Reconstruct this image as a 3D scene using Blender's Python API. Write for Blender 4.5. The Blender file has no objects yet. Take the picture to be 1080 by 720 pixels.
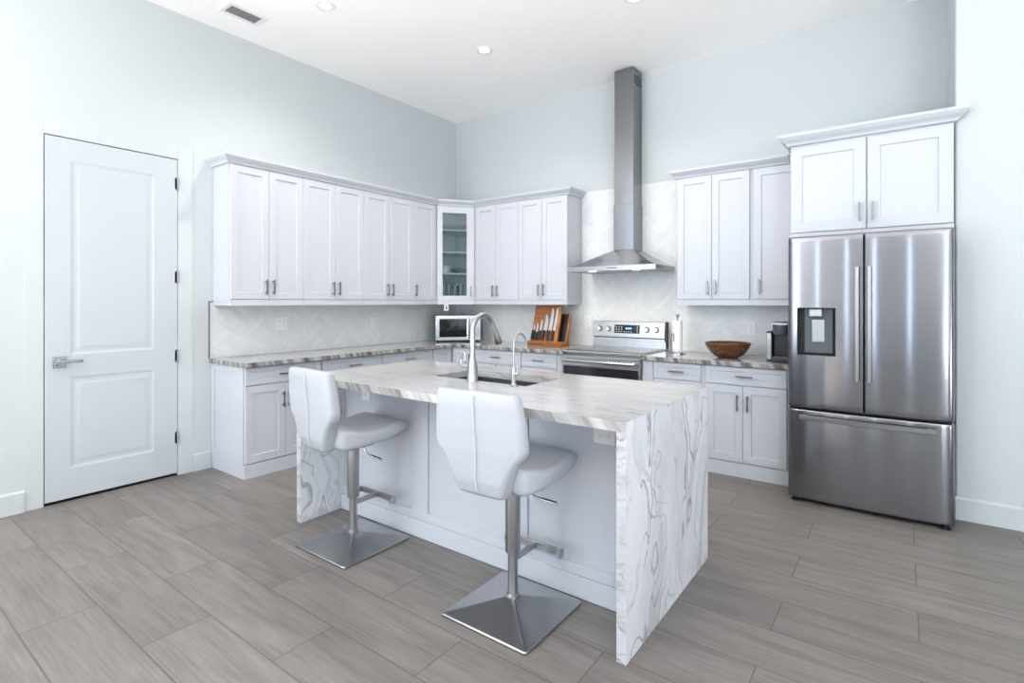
import bpy, bmesh, math, random
from mathutils import Vector, Matrix
random.seed(7)
PI = math.pi
SC = bpy.context.scene
COL = SC.collection

# ------------------------------------------------------------------ camera
F_PX, YAW, V0 = 558.47, 0.6349, 318.0
cam = bpy.data.cameras.new('camera')
cam.sensor_width = 36.0
cam.lens = F_PX * 36.0 / 1080.0
cam.shift_y = -(360.0 - V0) / 1080.0
cam.clip_start = 0.05
cam_o = bpy.data.objects.new('camera', cam)
COL.objects.link(cam_o)
cam_o.location = (4.6338, -5.0699, 1.3771)
cam_o.rotation_euler = (PI / 2, 0, YAW)
SC.camera = cam_o

# ------------------------------------------------------------------ view, world, daylight
SC.view_settings.view_transform = 'Standard'
SC.view_settings.look = 'None'
SC.view_settings.gamma = 1.0
SC.view_settings.use_curve_mapping = False
SC.view_settings.exposure = 0.33
SC.cycles.max_bounces = 8
SC.cycles.diffuse_bounces = 5
SC.cycles.glossy_bounces = 4
SC.cycles.transparent_max_bounces = 12
SC.cycles.use_denoising = True
SC.cycles.caustics_reflective = False
SC.cycles.caustics_refractive = False
SC.cycles.sample_clamp_indirect = 6.0

world = bpy.data.worlds.new('daylight')
SC.world = world
world.use_nodes = True
wn = world.node_tree.nodes['Background']
wn.inputs[0].default_value = (0.80, 0.88, 1.0, 1)
wn.inputs[1].default_value = 1.0

ROOM_X, ROOM_Y, ROOM_Z = 9.2, -9.6, 3.671
WINDOWS_AND_SLITS = [  # opening: wall, a0, a1, z0, z1, daylight watts, watts of an uplight added to brighten the ceiling
    ('front', 0.35, 1.55, 0.25, 3.45, 64, 230),
    ('front', 2.20, 2.34, 0.25, 3.45, 10, 0),  # this and the next narrow ones: slits added for bright streaks on the fridge
    ('front', 3.35, 3.43, 0.25, 3.45, 9, 0),
    ('front', 4.30, 4.42, 0.25, 3.45, 9, 0),
    ('front', 5.50, 5.60, 0.25, 3.45, 9, 0),
    ('front', 6.60, 8.70, 0.25, 3.45, 76, 320),
    ('left', -8.9, -5.6, 0.05, 3.45, 52, 350),
    ('right', -8.6, -6.2, 0.05, 3.45, 40, 270),
    ('right', -4.9, -2.3, 0.05, 3.45, 10, 150),
]
DAY, CEILING_FILL = (0.68, 0.82, 1.0), (1.0, 0.98, 0.955)
for i, (wall, a0, a1, z0, z1, watts, up) in enumerate(WINDOWS_AND_SLITS):
    for kind, w_, zc, hgt, tilt in (('sky', watts, (z0 + z1) / 2, z1 - z0, 0.0), ('ceiling_fill', up, 0.35, 1.2, 1.15)):  # second entry: upward tilted lamp added at wide openings to brighten the ceiling
        if not w_:
            continue
        L = bpy.data.lights.new('window_daylight', 'AREA')
        L.shape = 'RECTANGLE'
        L.size, L.size_y = a1 - a0, hgt
        L.energy = w_
        L.spread = PI if kind == 'sky' else 2.5
        L.color = DAY if kind == 'sky' else CEILING_FILL
        lo = bpy.data.objects.new('window_daylight', L)
        COL.objects.link(lo)
        m = (a0 + a1) / 2
        off = 0.06 if kind == 'sky' else 0.80
        rx = PI / 2 + tilt
        if wall == 'front':
            lo.location, lo.rotation_euler = (m, ROOM_Y - off, zc), (rx, 0, 0)
        elif wall == 'left':
            lo.location, lo.rotation_euler = (-off, m, zc), (rx, 0, -PI / 2)
        else:
            lo.location, lo.rotation_euler = (ROOM_X + off, m, zc), (rx, 0, PI / 2)

sun = bpy.data.lights.new('sun', 'SUN')   # added sun: its floor patch behind the camera bounces light up to the ceiling
sun.energy, sun.angle, sun.color = 60.0, 0.009, (1.0, 0.95, 0.88)
sun_o = bpy.data.objects.new('sun', sun)
COL.objects.link(sun_o)
sun_o.rotation_euler = Vector((0.86, 0.06, -0.80)).to_track_quat('-Z', 'Y').to_euler()
sun_o.location = (-6, -8, 7)

# ------------------------------------------------------------------ materials
def new_mat(name):
    m = bpy.data.materials.new(name)
    m.use_nodes = True
    return m, m.node_tree, m.node_tree.nodes['Principled BSDF']

def plain(name, col, rough=0.5, metal=0.0, noise=0.0, nscale=30.0, spec=0.5, bump=0.0, coat=0.0):
    m, nt, b = new_mat(name)
    b.inputs['Base Color'].default_value = (*col, 1)
    b.inputs['Roughness'].default_value = rough
    b.inputs['Metallic'].default_value = metal
    b.inputs['Specular IOR Level'].default_value = spec
    if coat:
        b.inputs['Coat Weight'].default_value = coat
        b.inputs['Coat Roughness'].default_value = 0.1
    if noise or bump:
        tc = nt.nodes.new('ShaderNodeTexCoord')
        n = nt.nodes.new('ShaderNodeTexNoise')
        n.inputs['Scale'].default_value = nscale
        n.inputs['Detail'].default_value = 5
        nt.links.new(tc.outputs['Object'], n.inputs['Vector'])
        if noise:
            r = nt.nodes.new('ShaderNodeValToRGB')
            r.color_ramp.elements[0].position, r.color_ramp.elements[1].position = 0.3, 0.7
            r.color_ramp.elements[0].color = (*[c * (1 - noise) for c in col], 1)
            r.color_ramp.elements[1].color = (*[min(1, c * (1 + noise)) for c in col], 1)
            nt.links.new(n.outputs['Fac'], r.inputs['Fac'])
            nt.links.new(r.outputs['Color'], b.inputs['Base Color'])
        if bump:
            bp = nt.nodes.new('ShaderNodeBump')
            bp.inputs['Strength'].default_value = bump
            bp.inputs['Distance'].default_value = 0.002
            nt.links.new(n.outputs['Fac'], bp.inputs['Height'])
            nt.links.new(bp.outputs['Normal'], b.inputs['Normal'])
    return m

def emit(name, col, strength):
    m, nt, b = new_mat(name)
    b.inputs['Base Color'].default_value = (*col, 1)
    b.inputs['Emission Color'].default_value = (*col, 1)
    b.inputs['Emission Strength'].default_value = strength
    return m

def brushed(name, col, rough=0.28, axis='X', amount=0.12, streak=220.0, aniso=0.0):
    """stainless steel with fine brushing lines running along one axis"""
    m, nt, b = new_mat(name)
    b.inputs['Metallic'].default_value = 1.0
    b.inputs['Base Color'].default_value = (*col, 1)
    tc = nt.nodes.new('ShaderNodeTexCoord')
    mp = nt.nodes.new('ShaderNodeMapping')
    sc = [streak] * 3
    sc['XYZ'.index(axis)] = 1.5
    mp.inputs['Scale'].default_value = sc
    n = nt.nodes.new('ShaderNodeTexNoise')
    n.inputs['Scale'].default_value = 1.0
    n.inputs['Detail'].default_value = 3
    nt.links.new(tc.outputs['Object'], mp.inputs['Vector'])
    nt.links.new(mp.outputs['Vector'], n.inputs['Vector'])
    mr = nt.nodes.new('ShaderNodeMapRange')
    mr.inputs['To Min'].default_value = rough * (1 - amount * 2)
    mr.inputs['To Max'].default_value = rough * (1 + amount * 2)
    nt.links.new(n.outputs['Fac'], mr.inputs['Value'])
    nt.links.new(mr.outputs['Result'], b.inputs['Roughness'])
    if aniso:
        b.inputs['Anisotropic'].default_value = aniso
        tg = nt.nodes.new('ShaderNodeTangent')
        tg.direction_type = 'RADIAL'
        tg.axis = 'Z'
        nt.links.new(tg.outputs['Tangent'], b.inputs['Tangent'])
        b.inputs['Anisotropic Rotation'].default_value = 0.25
    return m

def marble(name, base, vein, dark, stretch=(1, 1, 1), scale=1.0, seed=0.0, rough=0.12, density=1.0, rot=(0, 0, 0), widths=(0.045, 0.022), swirl=0.0):
    """white swirling marble: warped noise contours make thin veins, a broad noise makes grey clouds"""
    m, nt, b = new_mat(name)
    N, Lk = nt.nodes.new, nt.links.new
    tc = N('ShaderNodeTexCoord')
    mp = N('ShaderNodeMapping')
    mp.inputs['Scale'].default_value = [s * scale for s in stretch]
    mp.inputs['Location'].default_value = (seed, seed * 0.7, seed * 1.3)
    mp.inputs['Rotation'].default_value = rot
    Lk(tc.outputs['Object'], mp.inputs['Vector'])
    warp = N('ShaderNodeTexNoise'); warp.inputs['Scale'].default_value = 1.6; warp.inputs['Detail'].default_value = 4
    Lk(mp.outputs['Vector'], warp.inputs['Vector'])
    sub = N('ShaderNodeVectorMath'); sub.operation = 'SUBTRACT'; sub.inputs[1].default_value = (.5, .5, .5)
    Lk(warp.outputs['Color'], sub.inputs[0])
    mul = N('ShaderNodeVectorMath'); mul.operation = 'SCALE'; mul.inputs['Scale'].default_value = 1.25
    Lk(sub.outputs['Vector'], mul.inputs[0])
    add = N('ShaderNodeVectorMath'); add.operation = 'ADD'
    Lk(mp.outputs['Vector'], add.inputs[0]); Lk(mul.outputs['Vector'], add.inputs[1])
    prev = None
    base_rgb = N('ShaderNodeRGB'); base_rgb.outputs[0].default_value = (*base, 1)
    colour = base_rgb.outputs[0]
    cl = N('ShaderNodeTexNoise'); cl.inputs['Scale'].default_value = 2.2; cl.inputs['Detail'].default_value = 6
    Lk(add.outputs['Vector'], cl.inputs['Vector'])
    cr = N('ShaderNodeMapRange'); cr.inputs['From Min'].default_value = 0.47; cr.inputs['From Max'].default_value = 0.72
    cr.inputs['To Max'].default_value = 0.55
    Lk(cl.outputs['Fac'], cr.inputs['Value'])
    mx = N('ShaderNodeMix'); mx.data_type = 'RGBA'; mx.inputs['B'].default_value = (*vein, 1)
    Lk(cr.outputs['Result'], mx.inputs['Factor']); Lk(colour, mx.inputs['A'])
    colour = mx.outputs['Result']
    for k, (ns, wd, cc, stren) in enumerate(((1.5, widths[0], vein, 0.75), (2.3, widths[1], dark, 0.85), (4.2, 0.03, vein, 0.5))):
        t = N('ShaderNodeTexNoise'); t.inputs['Scale'].default_value = ns; t.inputs['Detail'].default_value = 3.5; t.inputs['Distortion'].default_value = 0.7
        of = N('ShaderNodeVectorMath'); of.operation = 'ADD'; of.inputs[1].default_value = (k * 7.3 + 1, k * 3.1, k * 5.7)
        Lk(add.outputs['Vector'], of.inputs[0]); Lk(of.outputs['Vector'], t.inputs['Vector'])
        s = N('ShaderNodeMath'); s.operation = 'SUBTRACT'; s.inputs[1].default_value = 0.5
        Lk(t.outputs['Fac'], s.inputs[0])
        a = N('ShaderNodeMath'); a.operation = 'ABSOLUTE'; Lk(s.outputs[0], a.inputs[0])
        r = N('ShaderNodeMapRange'); r.inputs['From Min'].default_value = 0.0; r.inputs['From Max'].default_value = wd
        r.inputs['To Min'].default_value = stren * density; r.inputs['To Max'].default_value = 0.0
        r.interpolation_type = 'SMOOTHSTEP'
        Lk(a.outputs[0], r.inputs['Value'])
        # veins fade in and out along their length
        fd = N('ShaderNodeTexNoise'); fd.inputs['Scale'].default_value = 1.9; Lk(of.outputs['Vector'], fd.inputs['Vector'])
        fr = N('ShaderNodeMapRange'); fr.inputs['From Min'].default_value = 0.42; fr.inputs['From Max'].default_value = 0.6
        Lk(fd.outputs['Fac'], fr.inputs['Value'])
        f = N('ShaderNodeMath'); f.operation = 'MULTIPLY'; Lk(r.outputs['Result'], f.inputs[0]); Lk(fr.outputs['Result'], f.inputs[1])
        mm = N('ShaderNodeMix'); mm.data_type = 'RGBA'; mm.inputs['B'].default_value = (*cc, 1)
        Lk(f.outputs[0], mm.inputs['Factor']); Lk(colour, mm.inputs['A'])
        colour = mm.outputs['Result']
    if swirl:
        # nested flowing lines: evenly spaced contours of one smooth warped field, shown only in patches
        t = N('ShaderNodeTexNoise'); t.inputs['Scale'].default_value = 0.85; t.inputs['Detail'].default_value = 1.5; t.inputs['Distortion'].default_value = 0.9
        of = N('ShaderNodeVectorMath'); of.operation = 'ADD'; of.inputs[1].default_value = (4.4, 9.1, 2.2)
        Lk(add.outputs['Vector'], of.inputs[0]); Lk(of.outputs['Vector'], t.inputs['Vector'])
        k = N('ShaderNodeMath'); k.operation = 'MULTIPLY'; k.inputs[1].default_value = 17.0; Lk(t.outputs['Fac'], k.inputs[0])
        pp = N('ShaderNodeMath'); pp.operation = 'PINGPONG'; pp.inputs[1].default_value = 0.5; Lk(k.outputs[0], pp.inputs[0])
        r = N('ShaderNodeMapRange'); r.inputs['From Min'].default_value = 0.0; r.inputs['From Max'].default_value = 0.10
        r.inputs['To Min'].default_value = swirl; r.inputs['To Max'].default_value = 0.0; r.interpolation_type = 'SMOOTHSTEP'
        Lk(pp.outputs[0], r.inputs['Value'])
        fd = N('ShaderNodeTexNoise'); fd.inputs['Scale'].default_value = 1.7; fd.inputs['Detail'].default_value = 3; Lk(of.outputs['Vector'], fd.inputs['Vector'])
        fr = N('ShaderNodeMapRange'); fr.inputs['From Min'].default_value = 0.46; fr.inputs['From Max'].default_value = 0.60
        Lk(fd.outputs['Fac'], fr.inputs['Value'])
        f = N('ShaderNodeMath'); f.operation = 'MULTIPLY'; Lk(r.outputs['Result'], f.inputs[0]); Lk(fr.outputs['Result'], f.inputs[1])
        mm = N('ShaderNodeMix'); mm.data_type = 'RGBA'; mm.inputs['B'].default_value = (*dark, 1)
        Lk(f.outputs[0], mm.inputs['Factor']); Lk(colour, mm.inputs['A'])
        colour = mm.outputs['Result']
    Lk(colour, b.inputs['Base Color'])
    b.inputs['Roughness'].default_value = rough
    return m

def striped_edge(name, light, dark, axis=0, freq=9.0):
    """the broken edge pattern of a stone slab: slanting grey brown bars of uneven width"""
    m, nt, b = new_mat(name)
    N, Lk = nt.nodes.new, nt.links.new
    tc = N('ShaderNodeTexCoord')
    mp = N('ShaderNodeMapping')
    sc = [0.15, 0.15, 5.5]
    sc[axis] = freq
    mp.inputs['Scale'].default_value = sc
    mp.inputs['Rotation'].default_value = (0, 0.0, 0)
    Lk(tc.outputs['Object'], mp.inputs['Vector'])
    sx = N('ShaderNodeSeparateXYZ'); Lk(mp.outputs['Vector'], sx.inputs[0])
    ad = N('ShaderNodeMath'); ad.operation = 'ADD'
    Lk(sx.outputs[axis], ad.inputs[0]); Lk(sx.outputs[2], ad.inputs[1])
    n = N('ShaderNodeTexNoise'); n.noise_dimensions = '1D'; n.inputs['Scale'].default_value = 1.0; n.inputs['Detail'].default_value = 4
    n.inputs['Roughness'].default_value = 0.65
    Lk(ad.outputs[0], n.inputs['W'])
    r = N('ShaderNodeValToRGB')
    e = r.color_ramp.elements
    e[0].position, e[0].color = 0.38, (*dark, 1)
    e[1].position, e[1].color = 0.60, (*light, 1)
    mid = e.new(0.48); mid.color = (*[(a * .55 + c * .45) for a, c in zip(dark, light)], 1)
    Lk(n.outputs['Fac'], r.inputs['Fac'])
    Lk(r.outputs['Color'], b.inputs['Base Color'])
    b.inputs['Roughness'].default_value = 0.25
    return m

def floor_material():
    m, nt, b = new_mat('wood_look_plank_tile')
    N, Lk = nt.nodes.new, nt.links.new
    tc = N('ShaderNodeTexCoord')
    mp = N('ShaderNodeMapping')
    mp.inputs['Location'].default_value = (20 - 0.19, 4.518 + 0.268 * 30, 0)
    Lk(tc.outputs['Object'], mp.inputs['Vector'])
    br = N('ShaderNodeTexBrick')
    br.offset, br.offset_frequency, br.squash = 0.5, 2, 1.0
    br.inputs['Scale'].default_value = 1.0
    br.inputs['Brick Width'].default_value = 1.0
    br.inputs['Row Height'].default_value = 0.268
    br.inputs['Mortar Size'].default_value = 0.0030
    br.inputs['Mortar Smooth'].default_value = 0.3
    br.inputs['Bias'].default_value = 0.0
    br.inputs['Color1'].default_value = (0, 0, 0, 1)
    br.inputs['Color2'].default_value = (1, 1, 1, 1)
    br.inputs['Mortar'].default_value = (0.5, 0.5, 0.5, 1)
    Lk(mp.outputs['Vector'], br.inputs['Vector'])
    # every plank gets its own piece of grain: shift the coordinates by the plank's random value
    sv = N('ShaderNodeVectorMath'); sv.operation = 'SCALE'; sv.inputs['Scale'].default_value = 9.0
    Lk(br.outputs['Color'], sv.inputs[0])
    av = N('ShaderNodeVectorMath'); av.operation = 'ADD'
    Lk(tc.outputs['Object'], av.inputs[0]); Lk(sv.outputs['Vector'], av.inputs[1])
    gm = N('ShaderNodeMapping'); gm.inputs['Scale'].default_value = (1.3, 9.0, 1.0)
    Lk(av.outputs['Vector'], gm.inputs['Vector'])
    g1 = N('ShaderNodeTexNoise'); g1.inputs['Scale'].default_value = 1.0; g1.inputs['Detail'].default_value = 7; g1.inputs['Distortion'].default_value = 1.2
    Lk(gm.outputs['Vector'], g1.inputs['Vector'])
    gm2 = N('ShaderNodeMapping'); gm2.inputs['Scale'].default_value = (4.0, 85.0, 1.0)
    Lk(av.outputs['Vector'], gm2.inputs['Vector'])
    g2 = N('ShaderNodeTexNoise'); g2.inputs['Scale'].default_value = 1.0; g2.inputs['Detail'].default_value = 4
    Lk(gm2.outputs['Vector'], g2.inputs['Vector'])
    mixg = N('ShaderNodeMix'); mixg.data_type = 'FLOAT'; mixg.inputs['Factor'].default_value = 0.45
    Lk(g1.outputs['Fac'], mixg.inputs['A']); Lk(g2.outputs['Fac'], mixg.inputs['B'])
    r = N('ShaderNodeValToRGB')
    e = r.color_ramp.elements
    e[0].position, e[0].color = 0.30, (0.112, 0.099, 0.090, 1)
    e[1].position, e[1].color = 0.70, (0.222, 0.202, 0.188, 1)
    md = e.new(0.5); md.color = (0.172, 0.155, 0.143, 1)
    Lk(mixg.outputs['Result'], r.inputs['Fac'])
    # plank to plank tone
    hs = N('ShaderNodeHueSaturation')
    vr = N('ShaderNodeMapRange'); vr.inputs['To Min'].default_value = 0.87; vr.inputs['To Max'].default_value = 1.09
    Lk(br.outputs['Color'], vr.inputs['Value']); Lk(vr.outputs['Result'], hs.inputs['Value']); Lk(r.outputs['Color'], hs.inputs['Color'])
    # a few dark knots
    kn = N('ShaderNodeTexVoronoi'); kn.inputs['Scale'].default_value = 1.0; kn.feature = 'F1'
    km = N('ShaderNodeMapping'); km.inputs['Scale'].default_value = (2.0, 5.0, 1.0)
    Lk(av.outputs['Vector'], km.inputs['Vector']); Lk(km.outputs['Vector'], kn.inputs['Vector'])
    kr = N('ShaderNodeMapRange'); kr.inputs['From Min'].default_value = 0.02; kr.inputs['From Max'].default_value = 0.13
    kr.inputs['To Min'].default_value = 0.35; kr.inputs['To Max'].default_value = 0.0
    Lk(kn.outputs['Distance'], kr.inputs['Value'])
    kx = N('ShaderNodeMix'); kx.data_type = 'RGBA'; kx.inputs['B'].default_value = (0.11, 0.095, 0.085, 1)
    Lk(kr.outputs['Result'], kx.inputs['Factor']); Lk(hs.outputs['Color'], kx.inputs['A'])
    mo = N('ShaderNodeMix'); mo.data_type = 'RGBA'; mo.inputs['B'].default_value = (0.085, 0.078, 0.075, 1)
    Lk(br.outputs['Fac'], mo.inputs['Factor']); Lk(kx.outputs['Result'], mo.inputs['A'])
    Lk(mo.outputs['Result'], b.inputs['Base Color'])
    b.inputs['Roughness'].default_value = 0.42
    bp = N('ShaderNodeBump'); bp.inputs['Strength'].default_value = 0.25; bp.inputs['Distance'].default_value = 0.002
    iv = N('ShaderNodeMath'); iv.operation = 'SUBTRACT'; iv.inputs[0].default_value = 1.0
    Lk(br.outputs['Fac'], iv.inputs[1]); Lk(iv.outputs[0], bp.inputs['Height'])
    Lk(bp.outputs['Normal'], b.inputs['Normal'])
    return m

def wood(name, c0, c1, scale=(3, 3, 25), rough=0.4, distort=2.0):
    m, nt, b = new_mat(name)
    N, Lk = nt.nodes.new, nt.links.new
    tc = N('ShaderNodeTexCoord'); mp = N('ShaderNodeMapping'); mp.inputs['Scale'].default_value = scale
    n = N('ShaderNodeTexNoise'); n.inputs['Scale'].default_value = 1.0; n.inputs['Detail'].default_value = 6; n.inputs['Distortion'].default_value = distort
    r = N('ShaderNodeValToRGB')
    r.color_ramp.elements[0].position, r.color_ramp.elements[0].color = 0.32, (*c0, 1)
    r.color_ramp.elements[1].position, r.color_ramp.elements[1].color = 0.68, (*c1, 1)
    Lk(tc.outputs['Object'], mp.inputs['Vector']); Lk(mp.outputs['Vector'], n.inputs['Vector'])
    Lk(n.outputs['Fac'], r.inputs['Fac']); Lk(r.outputs['Color'], b.inputs['Base Color'])
    b.inputs['Roughness'].default_value = rough
    return m

def pane_glass(name, tint=(0.86, 0.93, 0.93)):
    m, nt, b = new_mat(name)
    N, Lk = nt.nodes.new, nt.links.new
    out = nt.nodes['Material Output']
    tr = N('ShaderNodeBsdfTransparent'); tr.inputs[0].default_value = (*tint, 1)
    gl = N('ShaderNodeBsdfGlossy'); gl.inputs['Roughness'].default_value = 0.02
    fr = N('ShaderNodeFresnel'); fr.inputs['IOR'].default_value = 1.5
    mx = N('ShaderNodeMixShader')
    Lk(fr.outputs[0], mx.inputs[0]); Lk(tr.outputs[0], mx.inputs[1]); Lk(gl.outputs[0], mx.inputs[2])
    Lk(mx.outputs[0], out.inputs['Surface'])
    return m

def tile_material():
    m, nt, b = new_mat('pale_marble_tile')
    N, Lk = nt.nodes.new, nt.links.new
    at = N('ShaderNodeVertexColor'); at.layer_name = 'tone'
    tc = N('ShaderNodeTexCoord')
    sc = N('ShaderNodeVectorMath'); sc.operation = 'SCALE'; sc.inputs['Scale'].default_value = 13.0
    Lk(at.outputs['Color'], sc.inputs[0])
    ad = N('ShaderNodeVectorMath'); ad.operation = 'ADD'
    Lk(tc.outputs['Object'], ad.inputs[0]); Lk(sc.outputs['Vector'], ad.inputs[1])
    n = N('ShaderNodeTexNoise'); n.inputs['Scale'].default_value = 6.0; n.inputs['Detail'].default_value = 5; n.inputs['Distortion'].default_value = 1.0
    Lk(ad.outputs['Vector'], n.inputs['Vector'])
    r = N('ShaderNodeValToRGB')
    r.color_ramp.elements[0].position, r.color_ramp.elements[0].color = 0.35, (0.695, 0.715, 0.72, 1)
    r.color_ramp.elements[1].position, r.color_ramp.elements[1].color = 0.6, (0.74, 0.755, 0.755, 1)
    Lk(n.outputs['Fac'], r.inputs['Fac'])
    hs = N('ShaderNodeHueSaturation')
    sp = N('ShaderNodeSeparateColor'); Lk(at.outputs['Color'], sp.inputs[0])
    mr = N('ShaderNodeMapRange'); mr.inputs['To Min'].default_value = 0.96; mr.inputs['To Max'].default_value = 1.02
    Lk(sp.outputs[0], mr.inputs['Value']); Lk(mr.outputs['Result'], hs.inputs['Value'])
    Lk(r.outputs['Color'], hs.inputs['Color']); Lk(hs.outputs['Color'], b.inputs['Base Color'])
    b.inputs['Roughness'].default_value = 0.3
    return m

M = {}
M['wall'] = plain('wall_paint', (0.535, 0.572, 0.585), 0.65, spec=0.3)
M['ceil'] = plain('ceiling_paint', (0.965, 0.96, 0.955), 0.8, spec=0.2)
M['trim'] = plain('trim_paint', (0.54, 0.58, 0.605), 0.4)
M['door'] = plain('door_paint', (0.49, 0.525, 0.56), 0.4)
M['cab'] = plain('white_cabinet_lacquer', (0.53, 0.55, 0.595), 0.38)
M['cabdark'] = plain('cabinet_gap', (0.30, 0.31, 0.33), 0.6)
M['interior'] = plain('cabinet_interior', (0.72, 0.78, 0.78), 0.6)
M['floor'] = floor_material()
M['tile'] = tile_material()
M['grout'] = plain('tile_grout', (0.60, 0.615, 0.62), 0.8)
M['edgetrim'] = plain('dark_tile_edge', (0.12, 0.12, 0.13), 0.4, 0.6)
M['nickel'] = plain('brushed_nickel', (0.27, 0.26, 0.25), 0.32, 1.0)
M['hinge'] = plain('satin_grey_metal', (0.33, 0.335, 0.345), 0.45, 0.3)
M['chrome'] = plain('chrome', (0.55, 0.55, 0.57), 0.1, 1.0)
M['satin'] = plain('satin_steel', (0.40, 0.40, 0.405), 0.3, 1.0)
M['steel_v'] = brushed('stainless_fridge', (0.27, 0.27, 0.29), 0.13, 'X', 0.0, 260, aniso=0.98)
M['steel_h'] = brushed('stainless_range', (0.46, 0.46, 0.46), 0.26, 'X', 0.15, 240)
M['steel_c'] = brushed('stainless_hood', (0.26, 0.265, 0.28), 0.17, 'X', 0.03, 240, aniso=0.8)
M['steel_dark'] = plain('dark_steel', (0.22, 0.22, 0.23), 0.35, 1.0)
M['sink'] = brushed('stainless_sink', (0.17, 0.175, 0.18), 0.38, 'X', 0.15, 200)
M['base'] = plain('brushed_stool_steel', (0.40, 0.40, 0.41), 0.27, 1.0)
M['canopy'] = plain('hood_canopy_steel_lit', (0.42, 0.425, 0.44), 0.24, 1.0)  # lighter copy of the hood steel, brighter reflection put into its colour
M['black'] = plain('black_plastic', (0.012, 0.012, 0.014), 0.35)
M['blackglass'] = plain('black_glass', (0.010, 0.011, 0.013), 0.06)
M['ovenglass'] = plain('dark_oven_glass', (0.015, 0.015, 0.018), 0.05)
M['grey'] = plain('grey_plastic', (0.10, 0.11, 0.13), 0.4)
M['white'] = plain('white_plastic', (0.80, 0.80, 0.80), 0.35)
M['leather'] = plain('white_leatherette', (0.40, 0.418, 0.452), 0.42, bump=0.05, nscale=320)
M['seam'] = plain('stitched_seam', (0.54, 0.56, 0.60), 0.6)
M['ceramic'] = plain('white_ceramic', (0.82, 0.83, 0.82), 0.15)
M['darkbowl'] = plain('dark_stoneware', (0.10, 0.13, 0.15), 0.25)
M['paper'] = plain('paper_towel_paper', (0.86, 0.86, 0.86), 0.85, bump=0.3, nscale=90)
M['glass'] = pane_glass('clear_glass')
M['tumbler'] = pane_glass('tumbler_glass', (0.92, 0.96, 0.94))
M['block'] = wood('knife_block_wood', (0.15, 0.045, 0.011), (0.32, 0.12, 0.03), (4, 4, 18), 0.35)
M['blockedge'] = wood('knife_block_edge', (0.22, 0.08, 0.022), (0.40, 0.17, 0.05), (12, 4, 4), 0.35)
M['bowlwood'] = wood('mango_wood_bowl', (0.03, 0.011, 0.006), (0.20, 0.072, 0.022), (12, 12, 34), 0.2, 3.0)
M['bowlrim'] = wood('mango_wood_rim', (0.10, 0.045, 0.02), (0.20, 0.09, 0.04), (18, 18, 6), 0.35)
M['blade'] = plain('knife_blade_steel', (0.70, 0.71, 0.72), 0.16, 1.0)
M['lamp'] = emit('downlight_lens', (1.0, 0.97, 0.93), 7.0)
M['hoodlamp'] = emit('hood_lamp_lens', (1.0, 0.86, 0.62), 7.0)
M['display'] = emit('blue_display', (0.15, 0.32, 1.0), 2.2)
M['plinth'] = plain('white_plinth', (0.535, 0.555, 0.60), 0.42)
MB, MV, MD = (0.80, 0.80, 0.80), (0.52, 0.515, 0.52), (0.27, 0.25, 0.25)
M['marble_side'] = marble('island_side_marble', (0.72, 0.74, 0.77), (0.43, 0.435, 0.465), (0.20, 0.175, 0.185), (1.0, 1.3, 0.75), 0.66, 3.1, 0.18, 0.8, swirl=0.62)
M['marble_rim_shaded'] = marble('island_shaded_rim_marble', (0.50, 0.505, 0.52), (0.32, 0.315, 0.32), (0.17, 0.15, 0.15), (1.0, 1.7, 2.2), 2.2, 6.1, 0.2, 1.0)  # darker veined copy of the side marble, shade of the front ends painted in
M['marble_top'] = marble('island_top_marble', (0.455, 0.45, 0.455), (0.34, 0.33, 0.325), (0.22, 0.205, 0.20), (0.5, 3.0, 1.0), 1.3, 8.0, 0.10, 0.7)
M['marble_counter'] = marble('counter_marble', (0.38, 0.375, 0.375), (0.25, 0.24, 0.235), (0.15, 0.135, 0.13), (2.2, 2.2, 1.0), 1.3, 15.0, 0.10, 0.9)
M['edge_x'] = striped_edge('slab_edge_along_back', (0.40, 0.395, 0.39), (0.11, 0.095, 0.088), 0, 13.0)
M['edge_y'] = striped_edge('slab_edge_along_left', (0.42, 0.415, 0.41), (0.11, 0.095, 0.088), 1, 11.0)
M['edge_isl'] = striped_edge('slab_edge_island', (0.46, 0.46, 0.465), (0.20, 0.185, 0.175), 0, 7.0)

# ------------------------------------------------------------------ helpers
def box(bm, x0, x1, y0, y1, z0, z1, mi=0):
    vs = [bm.verts.new((x, y, z)) for z in (z0, z1) for y in (y0, y1) for x in (x0, x1)]
    for q in ((0, 2, 3, 1), (4, 5, 7, 6), (0, 1, 5, 4), (2, 6, 7, 3), (0, 4, 6, 2), (1, 3, 7, 5)):
        f = bm.faces.new([vs[i] for i in q])
        f.material_index = mi
    return vs

def boxes(*bs):
    bm = bmesh.new()
    for b in bs:
        box(bm, *b)
    return bm

def obj(name, bm, mat, parent=None, bevel=0.0, smooth=None, seg=2, mods=None):
    me = bpy.data.meshes.new(name)
    bmesh.ops.recalc_face_normals(bm, faces=bm.faces)
    bm.to_mesh(me)
    bm.free()
    for m in (mat if isinstance(mat, (list, tuple)) else [mat]):
        me.materials.append(m)
    o = bpy.data.objects.new(name, me)
    COL.objects.link(o)
    if parent is not None:
        o.parent = parent
    if smooth is not None:
        for p in me.polygons:
            p.use_smooth = True
        me.set_sharp_from_angle(angle=math.radians(smooth))
    if bevel:
        md = o.modifiers.new('bevel', 'BEVEL')
        md.width, md.segments, md.limit_method, md.angle_limit = bevel, seg, 'ANGLE', math.radians(40)
    return o

def thing(name, label, cat, loc=(0, 0, 0), rotz=0.0, group=None):
    o = bpy.data.objects.new(name, None)
    o.empty_display_size = 0.1
    COL.objects.link(o)
    o.location, o.rotation_euler = loc, (0, 0, rotz)
    o['label'], o['category'] = label, cat
    if group:
        o['group'] = group
    return o

def tag(o, label, cat, group=None):
    o['label'], o['category'] = label, cat
    if group:
        o['group'] = group
    return o

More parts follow.
